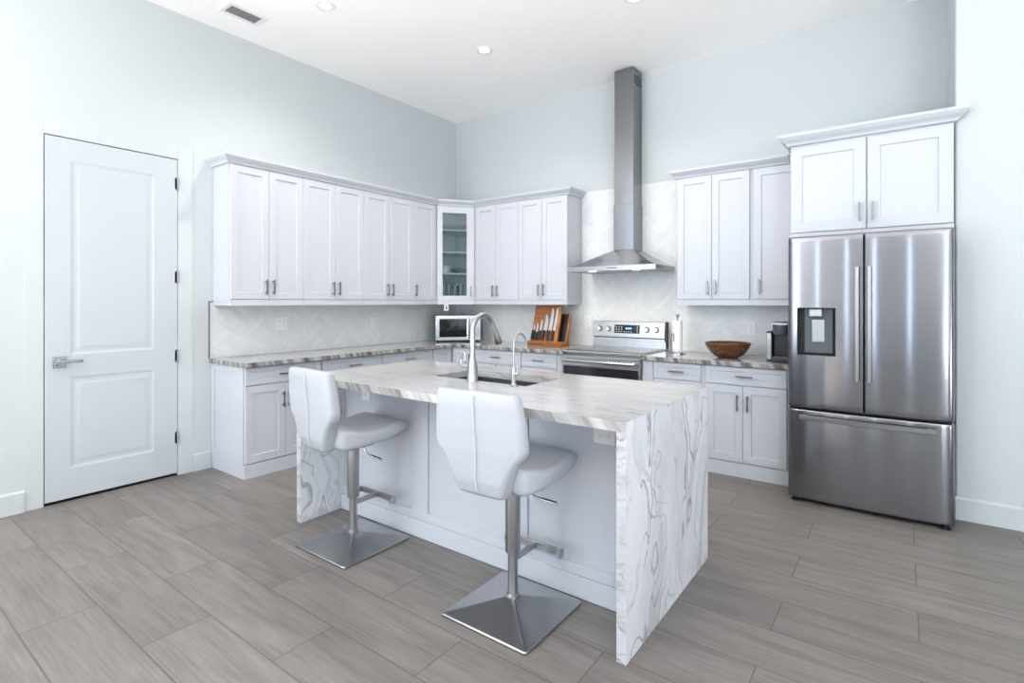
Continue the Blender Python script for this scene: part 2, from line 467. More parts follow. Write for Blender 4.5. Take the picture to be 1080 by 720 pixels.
def struct(o):
    o['kind'] = 'structure'
    return o

def dup(root, loc, label, rotz=None):
    r = root.copy(); COL.objects.link(r); r.location = loc; r['label'] = label
    if rotz is not None:
        r.rotation_euler = (0, 0, rotz)
    for ch in list(root.children):
        c = ch.copy(); COL.objects.link(c); c.parent = r
        for g in list(ch.children):
            d = g.copy(); COL.objects.link(d); d.parent = c
    return r

def lathe(bm, prof, n=32, cx=0, cy=0, mi=0, a0=0, a1=2 * PI):
    """prof: list of (radius, z)"""
    full = abs(a1 - a0 - 2 * PI) < 1e-6
    cnt = n if full else n + 1
    rings = []
    for r, z in prof:
        if r < 1e-6:
            rings.append([bm.verts.new((cx, cy, z))])
        else:
            rings.append([bm.verts.new((cx + r * math.cos(a0 + (a1 - a0) * k / n), cy + r * math.sin(a0 + (a1 - a0) * k / n), z)) for k in range(cnt)])
    for A, B in zip(rings, rings[1:]):
        for k in range(n):
            k2 = (k + 1) % cnt
            if len(A) == 1 and len(B) == 1:
                continue
            if len(A) == 1:
                f = bm.faces.new((A[0], B[k], B[k2]))
            elif len(B) == 1:
                f = bm.faces.new((A[k], A[k2], B[0]))
            else:
                f = bm.faces.new((A[k], A[k2], B[k2], B[k]))
            f.material_index = mi
    return bm

def cyl(bm, p0, p1, r0, r1=None, n=20, mi=0):
    r1 = r0 if r1 is None else r1
    p0, p1 = Vector(p0), Vector(p1)
    d = (p1 - p0).normalized()
    u = d.orthogonal().normalized()
    v = d.cross(u)
    A = [bm.verts.new(p0 + (u * math.cos(2 * PI * k / n) + v * math.sin(2 * PI * k / n)) * r0) for k in range(n)]
    B = [bm.verts.new(p1 + (u * math.cos(2 * PI * k / n) + v * math.sin(2 * PI * k / n)) * r1) for k in range(n)]
    for k in range(n):
        f = bm.faces.new((A[k], A[(k + 1) % n], B[(k + 1) % n], B[k])); f.material_index = mi
    bm.faces.new(A[::-1]).material_index = mi
    bm.faces.new(B).material_index = mi

def tube(bm, pts, rad, n=14, caps=True):
    """round tube along a polyline; rad is a number or one radius per point"""
    pts = [Vector(p) for p in pts]
    rad = [rad] * len(pts) if not isinstance(rad, (list, tuple)) else rad
    rings = []
    up = None
    for i, p in enumerate(pts):
        t = (pts[min(i + 1, len(pts) - 1)] - pts[max(i - 1, 0)]).normalized()
        if up is None:
            up = t.orthogonal().normalized()
        up = (up - t * up.dot(t)).normalized()
        w = t.cross(up)
        rings.append([bm.verts.new(p + (up * math.cos(2 * PI * k / n) + w * math.sin(2 * PI * k / n)) * rad[i]) for k in range(n)])
    for A, B in zip(rings, rings[1:]):
        for k in range(n):
            bm.faces.new((A[k], A[(k + 1) % n], B[(k + 1) % n], B[k]))
    if caps:
        bm.faces.new(rings[0][::-1]); bm.faces.new(rings[-1])

def loft(bm, rings, cap=True, closed=True):
    R = [[bm.verts.new(p) for p in r] for r in rings]
    n = len(R[0])
    for A, B in zip(R, R[1:]):
        for k in range(n if closed else n - 1):
            bm.faces.new((A[k], A[(k + 1) % n], B[(k + 1) % n], B[k]))
    if cap:
        bm.faces.new(R[0][::-1]); bm.faces.new(R[-1])

def prism(bm, poly, z0, z1, mi=0):
    A = [bm.verts.new((x, y, z0)) for x, y in poly]
    B = [bm.verts.new((x, y, z1)) for x, y in poly]
    n = len(poly)
    for k in range(n):
        bm.faces.new((A[k], A[(k + 1) % n], B[(k + 1) % n], B[k])).material_index = mi
    bm.faces.new(A[::-1]).material_index = mi
    bm.faces.new(B).material_index = mi

def sweep_plan(bm, path, prof):
    """sweep a profile (out, z) along a plan polyline with mitred corners; out is to the right of travel"""
    P = [Vector((x, y)) for x, y in path]
    nrm = []
    for a, b in zip(P, P[1:]):
        d = (b - a).normalized()
        nrm.append(Vector((d.y, -d.x)))
    offs = []
    for i in range(len(P)):
        if i == 0:
            offs.append(nrm[0])
        elif i == len(P) - 1:
            offs.append(nrm[-1])
        else:
            s = nrm[i - 1] + nrm[i]
            offs.append(s / (s.dot(nrm[i])))
    rings = [[(p.x + o.x * d, p.y + o.y * d, z) for d, z in prof] for p, o in zip(P, offs)]
    loft(bm, rings)

# ------------------------------------------------------------------ room shell
def wall_with_holes(bm, a0, a1, z0, z1, holes, put):
    """fills the rectangle a0..a1 x z0..z1 minus the holes (non-overlapping in a)"""
    x = a0
    for (h0, h1, k0, k1) in sorted(holes):
        if h0 > x:
            put(bm, x, h0, z0, z1)
        if k0 > z0:
            put(bm, h0, h1, z0, k0)
        if k1 < z1:
            put(bm, h0, h1, k1, z1)
        x = h1
    if x < a1:
        put(bm, x, a1, z0, z1)

struct(obj('floor', boxes((-0.2, ROOM_X + 0.2, ROOM_Y - 0.2, 0.2, -0.12, 0)), M['floor']))
struct(obj('ceiling', boxes((-0.2, ROOM_X + 0.2, ROOM_Y - 0.2, 0.2, ROOM_Z, ROOM_Z + 0.15)), M['ceil']))
DOOR = (-4.075, -3.257, 0.0, 2.508)
holes = {w: [(a0, a1, z0, z1) for (ww, a0, a1, z0, z1, e, e2) in WINDOWS_AND_SLITS if ww == w] for w in ('front', 'left', 'right')}
bm = bmesh.new()
wall_with_holes(bm, ROOM_Y, 0.0, 0, ROOM_Z, holes['left'] + [DOOR], lambda b, p, q, r, s: box(b, -0.15, 0, p, q, r, s))
box(bm, -0.30, -0.15, DOOR[0] - .3, DOOR[1] + .3, 0, 2.8)  # unseen backing added behind the door to block outside light at its gaps
struct(obj('wall_left', bm, M['wall']))
struct(obj('wall_back', boxes((-0.15, ROOM_X, 0, 0.15, 0, ROOM_Z)), M['wall']))
NX, NY = 4.905, -0.690
struct(obj('wall_right_of_fridge', boxes((NX, ROOM_X, NY, 0, 0, ROOM_Z)), M['wall'], bevel=0.014, seg=4))
bm = bmesh.new()
wall_with_holes(bm, ROOM_Y, NY, 0, ROOM_Z, holes['right'], lambda b, p, q, r, s: box(b, ROOM_X, ROOM_X + 0.15, p, q, r, s))
struct(obj('wall_right', bm, M['wall']))
bm = bmesh.new()
wall_with_holes(bm, 0, ROOM_X, 0, ROOM_Z, holes['front'], lambda b, p, q, r, s: box(b, p, q, ROOM_Y - 0.15, ROOM_Y, r, s))
struct(obj('wall_front', bm, M['wall']))
for i, (w, a0, a1, z0, z1, e, e2) in enumerate(WINDOWS_AND_SLITS):
    bm = bmesh.new()
    t, mid = min(0.07, (a1 - a0) * .12), (a0 + a1) / 2
    for (p, q, r, s) in ((a0, a0 + t, z0, z1), (a1 - t, a1, z0, z1), (a0 + t, a1 - t, z0, z0 + t), (a0 + t, a1 - t, z1 - t, z1), (mid - t * .6, mid + t * .6, z0 + t, z1 - t)):
        if w == 'front':
            box(bm, p, q, ROOM_Y - 0.05, ROOM_Y + 0.012, r, s)
        elif w == 'left':
            box(bm, -0.05, 0.012, p, q, r, s)
        else:
            box(bm, ROOM_X - 0.012, ROOM_X + 0.05, p, q, r, s)
    struct(obj('window_%d' % (i + 1), bm, M['trim']))  # the narrow front ones frame the added slits, not real windows

# baseboards
BBH = 0.142
def baseboard(name, path):
    bm = bmesh.new()
    sweep_plan(bm, path, [(0, 0), (0.014, 0), (0.014, BBH - 0.012), (0.006, BBH), (0, BBH)])
    return struct(obj(name, bm, M['wall']))
baseboard('baseboard_left', [(0, -5.5), (0, -4.171)])
baseboard('baseboard_left_short', [(0, -3.147), (0, -3.012)])
baseboard('baseboard_back', [(NX + .001, NY), (ROOM_X, NY)])

# door with flat casing
d = struct(thing('door_1', 'tall white two panel door in the left wall', 'door', (0, DOOR[0], 0)))
del d['label'], d['category']
DW, DH = DOOR[1] - DOOR[0], 2.5
bm = bmesh.new()
g = 0.005
y0, y1, z0, z1 = g, DW - g, 0.022, DH
pz = [(0.135 + 0.09, 0.858), (1.01, 2.355)]
py = (0.142, DW - 0.165)
FX = 0.004
def ring(yy0, yy1, zz0, zz1, x):
    return [bm.verts.new((x, a, b)) for a, b in ((yy0, zz0), (yy1, zz0), (yy1, zz1), (yy0, zz1))]
def strip(A, B):
    for k in range(4):
        bm.faces.new((A[k], A[(k + 1) % 4], B[(k + 1) % 4], B[k]))
cuts_z = [z0, pz[0][0], pz[0][1], pz[1][0], pz[1][1], z1]
cuts_y = [y0, py[0], py[1], y1]
for i in range(5):
    for j in range(3):
        if j == 1 and i in (1, 3):
            a, b2, c, e = cuts_y[1], cuts_y[2], cuts_z[i], cuts_z[i + 1]
            R0 = ring(a, b2, c, e, FX); R1 = ring(a + .018, b2 - .018, c + .018, e - .018, FX - .0042)
            R2 = ring(a + .035, b2 - .035, c + .035, e - .035, FX - .0042); R3 = ring(a + .055, b2 - .055, c + .055, e - .055, FX - .002)
            strip(R0, R1); strip(R1, R2); strip(R2, R3); bm.faces.new(R3)
        else:
            R = ring(cuts_y[j], cuts_y[j + 1], cuts_z[i], cuts_z[i + 1], FX); bm.faces.new(R)
A = ring(y0, y1, z0, z1, FX); B = ring(y0, y1, z0, z1, -0.036); strip(A, B); bm.faces.new(B[::-1])
bmesh.ops.remove_doubles(bm, verts=bm.verts, dist=1e-5)
obj('door_panel', bm, M['door'], d)
hd = obj('door_handle', boxes((FX, FX + .008, 0.045, 0.115, 0.925, 1.005)), M['chrome'], d, bevel=.003)
bm = bmesh.new(); cyl(bm, (FX + .008, .085, .968), (FX + .045, .085, .968), .012); box(bm, FX + .036, FX + .052, .075, .20, .957, .979)
obj('lever', bm, M['chrome'], hd, bevel=.003)
bm = bmesh.new(); cyl(bm, (FX + .008, .066, .945), (FX + .012, .066, .945), .006); obj('lock_button', bm, M['steel_dark'], hd)
for zc in (2.31, 1.57, 0.948, 0.30):
    bm = bmesh.new(); cyl(bm, (.009, DW - .001, zc - .05), (.009, DW - .001, zc + .05), .0075); box(bm, .0005, .004, DW - .022, DW + .002, zc - .045, zc + .045)
    obj('hinge', bm, M['hinge'], d)
bm = bmesh.new(); box(bm, -.09, -.012, 0.0, DW, 0.0005, 0.004); obj('under_door_dark', bm, M['black'], d)  # black strip: the dark of the gap under the door put into colour
bm = bmesh.new()
box(bm, 0, .004, DOOR[0] - .096, DOOR[0], 0, 2.604); box(bm, 0, .004, DOOR[1], DOOR[1] + .108, 0, 2.604); box(bm, 0, .004, DOOR[0], DOOR[1], DOOR[3], 2.604)
struct(obj('trim_1', bm, M['wall'], bevel=.002))

# ------------------------------------------------------------------ herringbone backsplash
def clip(poly, x0, x1, y0, y1):
    for ax, lim, sg in ((0, x0, 1), (0, x1, -1), (1, y0, 1), (1, y1, -1)):
        out = []
        for i in range(len(poly)):
            a, b = poly[i], poly[(i + 1) % len(poly)]
            da, db = sg * (a[ax] - lim), sg * (b[ax] - lim)
            if da >= 0:
                out.append(a)
            if (da >= 0) != (db >= 0):
                t = da / (da - db)
                out.append((a[0] + (b[0] - a[0]) * t, a[1] + (b[1] - a[1]) * t))
        poly = out
        if len(poly) < 3:
            return None
    return poly

def herring(bm, rects, put, w=0.052, n=4, gap=0.0018):
    lay = bm.loops.layers.float_color.new('tone')
    c, s = math.cos(PI / 4), math.sin(PI / 4)
    for (x0, x1, z0, z1) in rects:
        cx, cz = (x0 + x1) / 2, (z0 + z1) / 2
        R = int(math.hypot(x1 - x0, z1 - z0) / 2 / w) + 2 * n + 2
        f = bm.faces.new([bm.verts.new(put(a, b, 0.001)) for a, b in ((x0, z0), (x1, z0), (x1, z1), (x0, z1))])
        f.material_index = 1
        for k in range(-R, R):
            for t in range(-R // n, R // n + 1):
                o = 2 * n * t
                for (a, b, ww, hh) in ((k + o, k, n, 1), (k + o, k + 1, 1, n)):
                    if abs(a) > R or abs(b) > R:
                        continue
                    q = gap / 2 / w
                    pl = [(a + q, b + q), (a + ww - q, b + q), (a + ww - q, b + hh - q), (a + q, b + hh - q)]
                    pl = [(cx + (c * u - s * v) * w, cz + (s * u + c * v) * w) for u, v in pl]
                    pl = clip(pl, x0, x1, z0, z1)
                    if not pl:
                        continue
                    f = bm.faces.new([bm.verts.new(put(u, v, 0.003)) for u, v in pl])
                    v = random.random()
                    for lp in f.loops:
                        lp[lay] = (v, random.random() * 0 + v * .37 % 1, v, 1)

CZ = 0.905          # worktop height of the wall runs
bm = bmesh.new()
herring(bm, [(-3.018, -0.004, CZ + .001, 1.372)], lambda u, v, d: (d, u, v))
struct(obj('trim_2', bm, [M['tile'], M['grout']]))
bm = bmesh.new()
herring(bm, [(0.004, 1.845, CZ + .001, 1.372), (1.845, 2.972, CZ + .001, 2.555), (2.972, 3.97, CZ + .001, 1.372)], lambda u, v, d: (u, -d, v))
struct(obj('trim_3', bm, [M['tile'], M['grout']]))
bm = bmesh.new(); box(bm, 0, .007, -3.026, -3.019, CZ, 1.379); box(bm, 0, .007, -3.019, -2.985, 1.373, 1.379)
struct(obj('trim_4', bm, M['edgetrim']))

# ------------------------------------------------------------------ cabinet parts (local: x along the run, front faces -y at y=0, z up)
def shaker(bm, x0, x1, z0, z1, yf, rail=0.058, th=0.019, rec=0.009):
    def rg(m, y):
        return [bm.verts.new(p) for p in ((x0 + m, y, z0 + m), (x1 - m, y, z0 + m), (x1 - m, y, z1 - m), (x0 + m, y, z1 - m))]
    Rb, Re, Rf, Ri, Rp = rg(0, yf + th), rg(0, yf + .002), rg(.002, yf), rg(rail, yf), rg(rail + .003, yf + rec)
    for A, B in ((Rb, Re), (Re, Rf), (Rf, Ri), (Ri, Rp)):
        for k in range(4):
            bm.faces.new((A[k], A[(k + 1) % 4], B[(k + 1) % 4], B[k]))
    bm.faces.new(Rp); bm.faces.new(Rb[::-1])

def pull(x, z, yf, L=0.128, vertical=True):
    bm = bmesh.new()
    h, r = L / 2, 0.0055
    if vertical:
        box(bm, x - r, x + r, yf - .034, yf - .024, z - h, z + h)
        for s in (-1, 1):
            box(bm, x - .005, x + .005, yf - .026, yf, z + s * (h - .018) - .005, z + s * (h - .018) + .005)
    else:
        box(bm, x - h, x + h, yf - .034, yf - .024, z - r, z + r)
        for s in (-1, 1):
            box(bm, x + s * (h - .018) - .005, x + s * (h - .018) + .005, yf - .026, yf, z - .005, z + .005)
    return bm

def add_door(root, x0, x1, z0, z1, hx=None, hz=None, name='door', rail=0.058, yf=-0.019):
    bm = bmesh.new(); shaker(bm, x0 + .0015, x1 - .0015, z0, z1, yf, rail)
    dr = obj(name, bm, M['cab'], root)
    if hx is not None:
        obj('handle', pull(hx, hz, yf), M['nickel'], dr, bevel=.0012)
    return dr

def add_drawer(root, x0, x1, z0, z1, hl=0.128):
    bm = bmesh.new(); shaker(bm, x0 + .0015, x1 - .0015, z0, z1, -.019, 0.036, rec=.006)
    dr = obj('drawer', bm, M['cab'], root)
    obj('handle', pull((x0 + x1) / 2, (z0 + z1) / 2, -.019, hl, False), M['nickel'], dr, bevel=.0012)
    return dr

UZ0, UD0, UD1 = 1.345, 1.397, 2.487     # light rail bottom, door bottom, door top
def upper(label, loc, rotz, W, D, doors, group_, z=(UZ0, UD0, UD1), rail_front=True, hz=1.50, ends=()):
    """doors: list of (x0, x1, handle x)"""
    r = thing('wall_cabinet', label, 'cabinet', loc, rotz, 'white wall cabinets')
    bm = bmesh.new()
    box(bm, 0.0006, W - .0006, 0.0, D, z[1] - .02, z[2] + .003)
    obj('cabinet_body', bm, M['cab'], r)
    if rail_front:
        bm = bmesh.new(); box(bm, 0.0006, W - .0006, -.018, .0, z[0], z[1] - .004)
        if 'a' in ends:
            box(bm, 0.0006, .02, 0.0, D, z[0], z[1] - .021)
        if 'b' in ends:
            box(bm, W - .02, W - .0006, 0.0, D, z[0], z[1] - .021)
        obj('light_rail', bm, M['cab'], r)
    for (x0, x1, hx) in doors:
        add_door(r, x0, x1, z[1], z[2], hx, hz)
    return r

# left wall run: local x runs towards the corner
LX = 0.281
Yd = [-2.994, -2.668, -2.349, -2.012, -1.682, -1.353, -1.018, -0.640]
LBL = ['two door white wall cabinet at the free end of the run nearest the panelled door',
       'two door white wall cabinet, second along the left wall from the panelled door',
       'two door white wall cabinet, third along the left wall from the panelled door']
for i in range(3):
    y0, y1, y2 = Yd[2 * i], Yd[2 * i + 1], Yd[2 * i + 2]
    upper(LBL[i], (LX, y0, 0), PI / 2, y2 - y0, LX - .005,
          [(0.004 if i == 0 else 0, y1 - y0, y1 - y0 - .032), (y1 - y0, y2 - y0, y1 - y0 + .032)], None, ends=('a',) if i == 0 else ())
upper('narrow single door white wall cabinet beside the glass corner cabinet', (LX, Yd[6], 0), PI / 2, Yd[7] - Yd[6], LX - .005,
      [(0, Yd[7] - Yd[6] - .03, .03)], None)
# back wall runs
BY = -0.281
Xd = [0.585, 0.885, 1.204, 1.515, 1.832]
upper('two door white wall cabinet right of the glass corner cabinet, above the microwave side', (0.555, BY, 0), 0, Xd[2] - .555, -BY - .005,
      [(Xd[0] - .555, Xd[1] - .555, Xd[1] - .555 - .032), (Xd[1] - .555, Xd[2] - .555, Xd[1] - .555 + .032)], None)
upper('two door white wall cabinet above the knife block, next to the range hood', (Xd[2], BY, 0), 0, Xd[4] - Xd[2], -BY - .005,
      [(0, Xd[3] - Xd[2], Xd[3] - Xd[2] - .032), (Xd[3] - Xd[2], Xd[4] - Xd[2], Xd[3] - Xd[2] + .032)], None, ends=('b',))
XR = [2.985, 3.290, 3.602, 3.632, 3.968]
upper('two door white wall cabinet above the wooden bowl, right of the range hood', (XR[0], BY, 0), 0, .632, -BY - .005,
      [(0, .305, .305 - .032), (.305, .617, .305 + .032)], None, ends=('a',))
upper('single door white wall cabinet above the coffee maker, beside the fridge cabinet', (XR[0] + .632, BY, 0), 0, .351, -BY - .005,
      [(.015, .351, .015 + .045)], None)
# deep cabinet above the fridge
r = thing('fridge_cabinet', 'deep two door white cabinet mounted above the stainless fridge', 'cabinet', (3.975, -0.726, 0))
FW = 4.898 - 3.975
bm = bmesh.new(); box(bm, 0, FW, 0, .716, 1.845, 2.51); obj('cabinet_body', bm, M['cab'], r)
for (a, b, hx) in ((0.004, .463, .425), (.467, FW - .004, .50)):
    add_door(r, a, b, 1.876, 2.497, hx, 1.99, rail=.07)
obj('bottom_rail', boxes((0, FW, -.018, 0, 1.835, 1.868)), M['cab'], r)

# corner cabinet with glass door
A, B = Vector((0.281, -0.638)), Vector((0.553, -0.281))
dirv = (B - A); W = dirv.length; ang = math.atan2(dirv.y, dirv.x)
r = thing('corner_cabinet', 'diagonal corner wall cabinet with a glass door and shelves', 'cabinet', (A.x, A.y, 0), ang)
Wm = Matrix.Translation((A.x, A.y, 0)) @ Matrix.Rotation(ang, 4, 'Z')
inv = Wm.inverted()
def to_local(x, y):
    v = inv @ Vector((x, y, 0)); return (v.x, v.y)
pent = [to_local(*p) for p in ((0.281, -0.638), (0.553, -0.281), (0.553, -0.006), (0.006, -0.006), (0.006, -0.638))]
bm = bmesh.new()
def panel(bm, p, q, th, z0, z1):
    p, q = Vector(p), Vector(q); dd = (q - p).normalized(); nn = Vector((-dd.y, dd.x)) * th
    prism(bm, [p, q, q + nn, p + nn], z0, z1)
for k in range(1, 5):
    panel(bm, pent[k], pent[(k + 1) % 5], .015, UD0 - .02, UD1 + .003)
prism(bm, pent, UD0 - .02, UD0); prism(bm, pent, UD1 - .015, UD1 + .003)
obj('cabinet_body', bm, M['interior'], r)
inner = [to_local(*p) for p in ((0.290, -0.615), (0.540, -0.290), (0.535, -0.024), (0.024, -0.024), (0.024, -0.62))]
for zs in (2.215, 1.955, 1.705):
    bm = bmesh.new(); prism(bm, inner, zs - .010, zs + .010); obj('shelf', bm, M['cab'], r)
bm = bmesh.new(); box(bm, 0, W, -.018, 0, UZ0, UD0 - .004); obj('light_rail', bm, M['cab'], r)
bm = bmesh.new()
st = 0.062
yf = -.019
for (a, b, c, e) in ((.004, st + .004, UD0, UD1), (W - st - .035, W - .004, UD0, UD1), (st + .004, W - st - .035, UD0, UD0 + .05), (st + .004, W - st - .035, UD1 - .075, UD1)):
    box(bm, a, b, yf, 0, c, e)
dr = obj('glass_door', bm, M['cab'], r)
obj('pane', boxes((st + .0045, W - st - .0355, -.011, -.007, UD0 + .0505, UD1 - .0755)), M['glass'], dr)
obj('handle', pull(W - .052, 1.50, yf), M['nickel'], dr, bevel=.0012)

# crockery inside the glass cabinet (each piece its own thing)
def cab_pt(px, py, z):
    v = Wm @ Vector((px, py, 0)); return (v.x, v.y, z)
bm = bmesh.new(); lathe(bm, [(0, .0), (.035, .0), (.04, .006), (.07, .05), (.078, .085), (.074, .085), (.066, .05), (.036, .012), (0, .010)], 28)
o = obj('bowl', bm, M['ceramic'], smooth=40); o.location = cab_pt(.115, .13, 1.7151)
tag(o, 'white bowl on the lower middle shelf behind the glass door', 'bowl')
for k in range(3):
    bm = bmesh.new(); lathe(bm, [(0, 0), (.06, 0), (.105, .014), (.107, .019), (.1, .019), (.06, .006), (0, .006)], 32)
    o = obj('plate', bm, M['darkbowl'], smooth=40); o.location = cab_pt(.295, .17, 1.7151 + .0195 * k)
    tag(o, ['dark plate at the bottom of the stack behind the glass door', 'dark plate in the middle of the stack behind the glass door',
            'dark plate on top of the stack behind the glass door'][k], 'plate', 'dark plates behind the glass door')
for k, px in enumerate((.095, .165, .235, .305)):
    bm = bmesh.new(); lathe(bm, [(0, 0), (.026, 0), (.029, .004), (.034, .17 + .02 * (k % 2)), (.031, .17 + .02 * (k % 2)), (.026, .012), (0, .010)], 24)
    o = obj('tumbler', bm, M['tumbler'], smooth=40); o.location = cab_pt(px, .10 + .015 * (k % 2), UD0 + .0005)
    tag(o, ['clear tumbler at the left end of the bottom shelf behind the glass door', 'clear tumbler second from the left behind the glass door',
            'clear tumbler third from the left behind the glass door', 'clear tumbler at the right end of the bottom shelf behind the glass door'][k], 'glass', 'tumblers behind the glass door')

# crown mouldings
CP = [(0, 2.492), (.019, 2.492), (.026, 2.510), (.048, 2.528), (.062, 2.545), (.062, 2.560), (0, 2.560)]
def crown(label, path, prof):
    bm = bmesh.new(); sweep_plan(bm, path, prof)
    return tag(obj('crown_moulding', bm, M['cab']), label, 'moulding', 'crown mouldings')
crown('white crown moulding running over the left and corner wall cabinets', [(0.001, -2.996), (LX, -2.996), (LX, -0.640), (0.555, BY), (1.834, BY), (1.834, -.004)], CP)
crown('white crown moulding over the wall cabinets right of the range hood', [(2.983, -.004), (2.983, BY), (3.9, BY)], CP)
crown('white crown moulding over the deep fridge cabinet', [(3.974, -.02), (3.974, -.727), (4.899, -.727), (4.899, NY - .002)],
      [(0, 2.512), (.019, 2.512), (.027, 2.530), (.052, 2.550), (.068, 2.570), (.068, 2.588), (0, 2.588)])

# ------------------------------------------------------------------ base cabinets
BX, BBY = 0.526, -0.646       # carcass fronts
BT = CZ - 0.038               # carcass top
DRZ = (0.722, BT - .006)
DOZ = (0.115, 0.714)
PLH = 0.105
def base_unit(label, loc, rotz, W, D, drawers=(), doors=(), plinth_ends=''):
    r = thing('base_cabinet', label, 'cabinet', loc, rotz, 'white base cabinets')
    obj('cabinet_body', boxes((0.0006, W - .0006, 0, D, .0, BT)), M['cab'], r)
    bm = bmesh.new(); box(bm, -.004 if 'a' in plinth_ends else 0, W, -.022, 0, 0, PLH)
    if 'a' in plinth_ends:
        box(bm, -.004, 0, 0, D, 0, PLH)
    obj('plinth', bm, M['plinth'], r)
    for (a, b) in drawers:
        add_drawer(r, a, b, *DRZ)
    for (a, b, hx) in doors:
        add_door(r, a, b, *DOZ, hx, 0.582)
    return r
yb = [-3.000, -2.325, -1.645, -0.957]
DB = BX - .003
L3 = ['white base cabinet at the free end of the left run, drawer over two doors',
      'white base cabinet in the middle of the left run, below the herringbone tiles',
      'white base cabinet of the left run next to the corner unit']
for i in range(3):
    w = yb[i + 1] - yb[i]
    r = base_unit(L3[i], (BX, yb[i], 0), PI / 2, w, DB, [(.004, w - .004)], [(.004, w / 2, w / 2 - .028), (w / 2, w - .004, w / 2 + .028)], 'a' if i == 0 else '')
    if i == 0:   # framed end panel facing the door
        bm = bmesh.new()
        for (a, b, c, e) in ((0.0, .05, PLH, BT), (DB - .05, DB, PLH, BT), (.05, DB - .05, PLH, PLH + .06), (.05, DB - .05, BT - .05, BT)):
            box(bm, -.006, 0.0, a, b, c, e)
        obj('end_panel', bm, M['cab'], r, bevel=.0015)
# corner unit with two doors meeting in the inner corner
r = thing('corner_base_cabinet', 'white base unit in the inside corner with two plain doors', 'cabinet', (0, 0, 0))
bm = bmesh.new()
prism(bm, [(0.003, -0.956), (BX, -0.956), (BX, BBY), (0.862, BBY), (0.862, -.004), (0.003, -.004)], 0, BT)
obj('cabinet_body', bm, M['cab'], r)
bm = bmesh.new(); shaker(bm, 0, .285, .115, BT - .006, 0); dr = obj('door', bm, M['cab'], r)
dr.location, dr.rotation_euler = (BX + .019, -0.954, 0), (0, 0, PI / 2)
bm = bmesh.new(); shaker(bm, 0, .30, .115, BT - .006, 0); dr = obj('door', bm, M['cab'], r)
dr.location = (BX + .034, BBY - .019, 0)
obj('handle', pull(.262, .755, 0, .10), M['nickel'], dr, bevel=.0012)
bm = bmesh.new(); box(bm, BX, BX + .022, -.956, BBY - .022, 0, PLH); box(bm, BX, .862, BBY - .022, BBY, 0, PLH); obj('plinth', bm, M['plinth'], r)
DBK = -BBY - .004
base_unit('white base cabinet between the inside corner unit and the knife block', (0.864, BBY, 0), 0, .641, DBK, [(.004, .637)], [(.004, .32, .29), (.32, .637, .35)])
r = base_unit('white base cabinet below the knife block, against the left side of the range', (1.506, BBY, 0), 0, .505, DBK, [(.004, .425)], [(.004, .425, .39)])
obj('filler_strip', boxes((.429, .5044, -.019, 0, .115, BT - .006)), M['cab'], r)
r = base_unit('narrow white base cabinet against the right side of the range', (2.805, BBY, 0), 0, .525, DBK, [(.10, .505)], [(.10, .505, .47)])
obj('filler_strip', boxes((.0006, .096, -.019, 0, .115, BT - .006)), M['cab'], r)
r = base_unit('wide white base cabinet below the wooden bowl, beside the fridge', (3.331, BBY, 0), 0, .625, DBK, [(.018, .610)], [(.018, .300, .262), (.300, .610, .338)])

# worktops of the wall runs (marble, striped edges)
def slab(name, poly, z0, z1, label, edge_axis_by_face, cat='countertop'):
    bm = bmesh.new(); prism(bm, poly, z0, z1)
    bmesh.ops.recalc_face_normals(bm, faces=bm.faces)
    for f in bm.faces:
        n = f.normal
        if abs(n.z) < .5:
            f.material_index = 1 if abs(n.y) > abs(n.x) else 2
    return tag(obj(name, bm, [M['marble_counter'], M['edge_x'], M['edge_y']], bevel=.003), label, cat)
CT = CZ - .037
slab('countertop', [(0.004, -3.024), (0.585, -3.024), (0.585, -0.688), (2.010, -0.688), (2.010, -.004), (0.004, -.004)], CT, CZ, 'grey veined marble worktop running round the corner under the microwave', None)
slab('countertop', [(2.806, -0.688), (3.966, -0.688), (3.966, -.004), (2.806, -.004)], CT, CZ, 'grey veined marble worktop under the wooden bowl between range and fridge', None)

# ------------------------------------------------------------------ island
IX0, IX1, IY0, IY1, IH = 1.583, 3.793, -3.200, -2.155, 0.9195
IT, LT = 0.040, 0.040
PY = -2.895
r = thing('kitchen_island', 'white panelled kitchen island carcass between two marble waterfall ends', 'island', (0, 0, 0))
bm = bmesh.new()
zc = IH - IT - .0005
sx0, sx1, sy0, sy1 = 2.30, 2.995, -2.72, -2.36
for b in ((IX0 + LT + .0005, sx0 - .03, PY + .012, IY1 - .03, 0, zc), (sx1 + .03, IX1 - LT - .0005, PY + .012, IY1 - .03, 0, zc),
          (sx0 - .03, sx1 + .03, PY + .012, sy0 - .03, 0, zc), (sx0 - .03, sx1 + .03, sy1 + .03, IY1 - .03, 0, zc), (sx0 - .03, sx1 + .03, sy0 - .03, sy1 + .03, 0, .60)):
    box(bm, *b)
obj('cabinet_body', bm, M['cab'], r)
bm = bmesh.new()
xs = [(1.64, 2.291), (2.426, 3.012), (3.126, 3.600)]
a = IX0 + LT + .0005
edges = [a] + [v for p in xs for v in p] + [IX1 - LT - .0005]
for k in range(0, len(edges), 2):
    box(bm, edges[k], edges[k + 1], PY, PY + .012, .10, zc)
for (p, q) in xs:
    box(bm, p, q, PY, PY + .012, .10, .150); box(bm, p, q, PY, PY + .012, zc - .028, zc)
obj('frame_panel', bm, M['cab'], r, bevel=.003)
obj('plinth', boxes((a, IX1 - LT - .0005, PY - .008, PY + .0115, 0, .0995)), M['plinth'], r, bevel=.002)
r = thing('island_countertop', 'marble waterfall worktop of the island with an undermount sink cutout', 'countertop', (0, 0, 0))
